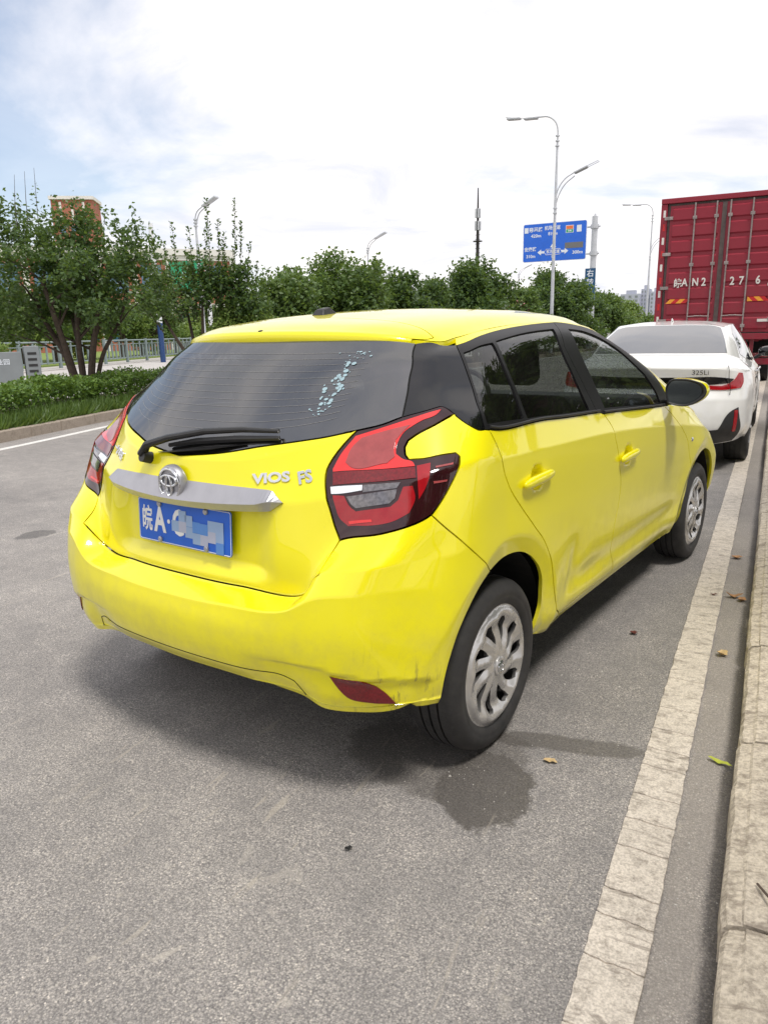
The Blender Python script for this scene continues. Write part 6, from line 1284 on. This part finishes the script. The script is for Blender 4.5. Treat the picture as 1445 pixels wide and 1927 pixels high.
P = NR.uniform(size=(5000, 3)) * [4.6, .9, 1.0] + [-2.7, -.1, .25]; c_, s_ = math.cos(math.atan2(.93, .62)), math.sin(math.atan2(.93, .62)); P = np.stack([P[:, 0] * c_ - P[:, 1] * s_, P[:, 0] * s_ + P[:, 1] * c_, P[:, 2]], 1); leaves('foliage', P + [-.2, -.6, 0], .12, L_LIGHT, wall_hedge)
# --- trees on the pavement side, which the right-hand windows mirror
for i, (x, y) in enumerate(((5.6, -12), (5.4, -7.0), (5.8, -2.2), (5.3, 2.6), (5.8, 7.5), (5.6, 12.5), (5.9, 18))):
    tree('roadside_tree', x, y, 6.6 + .5 * (i % 3), 2.6, 'broad roadside tree on the pavement, ' + ('farthest behind the camera', 'just behind the camera', 'beside the hatchback bumper', 'beside the hatchback bonnet', 'beside the white saloon', 'beside the truck doors', 'beside the truck cab')[i], L_DARK, 2000, 5, .24, 200 + i, 1.2, group='trees on the pavement side', nl=18)

# ---------------------------------------------------------------- fallen leaves, twig, litter
LBR = simple('dry_leaf', (.38, .21, .10), .8, 0, .3, 40); LTAN = simple('tan_leaf', (.55, .40, .20), .8, 0, .25, 40); LGR = simple('yellow_green_leaf', (.42, .46, .05), .6, 0, .2, 40); LRD = simple('dark_red_leaf', (.12, .03, .02), .7, 0, .3, 40)
def dead_leaf(x, y, z, L_, w, rz_, m, label, curl=.25, name='fallen_leaf', group='fallen leaves'):
    L_ *= .78; w *= .78
    n = 9; V = []; 
    for i in range(n):
        t = i / (n - 1); hw = w * math.sin(math.pi * min(1, t * 1.02)) ** .7 / 2 + .0005
        for s in (-1, 0, 1): V.append(((t - .5) * L_, s * hw * (1 + .25 * math.sin(t * 17 + s)), .002 + curl * L_ * (abs(t - .5) ** 2) * 1.6 + abs(s) * hw * .45 + .002 * math.sin(t * 11)))
    F = [(i * 3 + j, (i + 1) * 3 + j, (i + 1) * 3 + j + 1, i * 3 + j + 1) for i in range(n - 1) for j in range(2)]
    o = mesh(name, V, F, m, None, True); o.location = (x, y, z); o.rotation_euler = (0, 0, rz_); tag(o, label, 'leaf', group); return o
def gpx(x, y, zz=.004):     # listed ground spots (world metres)
    return x, y, zz
dead_leaf(1.447, 2.477, .003, .085, .055, .4, LBR, 'pale brown leaf on the asphalt level with the front wheel', .4)
dead_leaf(1.465, 1.738, .003, .11, .045, .2, LBR, 'long curled brown leaf between the edge line and the kerb', .8)
dead_leaf(1.502, 1.70, .003, .07, .05, 1.2, LBR, 'curled brown leaf nearest the kerb, touching the long one', .6)
dead_leaf(1.369, 1.718, .0095, .055, .016, .3, LRD, 'small dark leaf lying on the worn edge line', .3)
dead_leaf(1.455, .954, .003, .065, .055, .9, LTAN, 'crumpled tan leaf in the gutter strip beside the rear door', .9)
dead_leaf(1.500, .067, .003, .10, .026, -.35, LGR, 'yellow-green slender leaf in the gutter, nearest the camera', .25)
dead_leaf(1.077, 1.039, .003, .045, .04, .5, LRD, 'dark red leaf on the asphalt beside the car, under the door handle', .5)
dead_leaf(1.006, -.152, .003, .06, .028, .1, LTAN, 'flat tan leaf on the wet asphalt near the rear wheel', .05)
dead_leaf(.623, -.802, .003, .030, .018, .8, simple('tar_lump', (.012, .012, .012), .8, 0, .2, 50), 'small black scrap on the open asphalt behind the car', .3, 'scrap', None)
for i, (x, y) in enumerate(((1.60, 18.3), (1.66, 13.4), (1.64, 21), (1.70, 15.6), (1.62, 24), (1.68, 11.6), (1.72, 19.6))):
    dead_leaf(x, y, .131, .13, .09, i * 1.1, simple('rust_leaf', (.42, .13, .06), .8, 0, .2, 30) if i == 0 else bpy.data.materials['rust_leaf'], 'rust red leaf on the kerb beside the white saloon', .5, group='rust red leaves on the far kerb')
tw_ = MB().tube([(1.612, -.648, .134), (1.64, -.70, .142), (1.70, -.745, .150)], [.003, .0032, .0025], 6).build('twig', BARK, None, True); tag(tw_, 'short dark twig lying on the kerb at the right edge', 'twig')
# grit on the road
n = 2600; P = NR.uniform(size=(n, 2)) * [3.2, 3.0] + [-1.6, -2.1]; s = NR.uniform(.0012, .0034, n) * (1 + (NR.uniform(size=n) > .97) * 1.2)
tet = np.array([(1, 0, 0), (-.5, .87, 0), (-.5, -.87, 0), (0, 0, .9)]); a = NR.uniform(0, 6.28, n)
V = []
for t_ in tet: V.append(np.stack([P[:, 0] + s * (t_[0] * np.cos(a) - t_[1] * np.sin(a)), P[:, 1] + s * (t_[0] * np.sin(a) + t_[1] * np.cos(a)), s * t_[2] + .0005], 1))
V = np.stack(V, 1).reshape(-1, 3); b4 = (np.arange(n) * 4)[:, None]; F = np.concatenate([b4 + [0, 1, 3], b4 + [1, 2, 3], b4 + [2, 0, 3]])
GRIT = simple('grit', (.42, .40, .37), .8, 0, .5, 60); tag(fastmesh('road_grit', V, F, GRIT), 'scattered small pale stones on the asphalt', 'grit', kind='stuff')
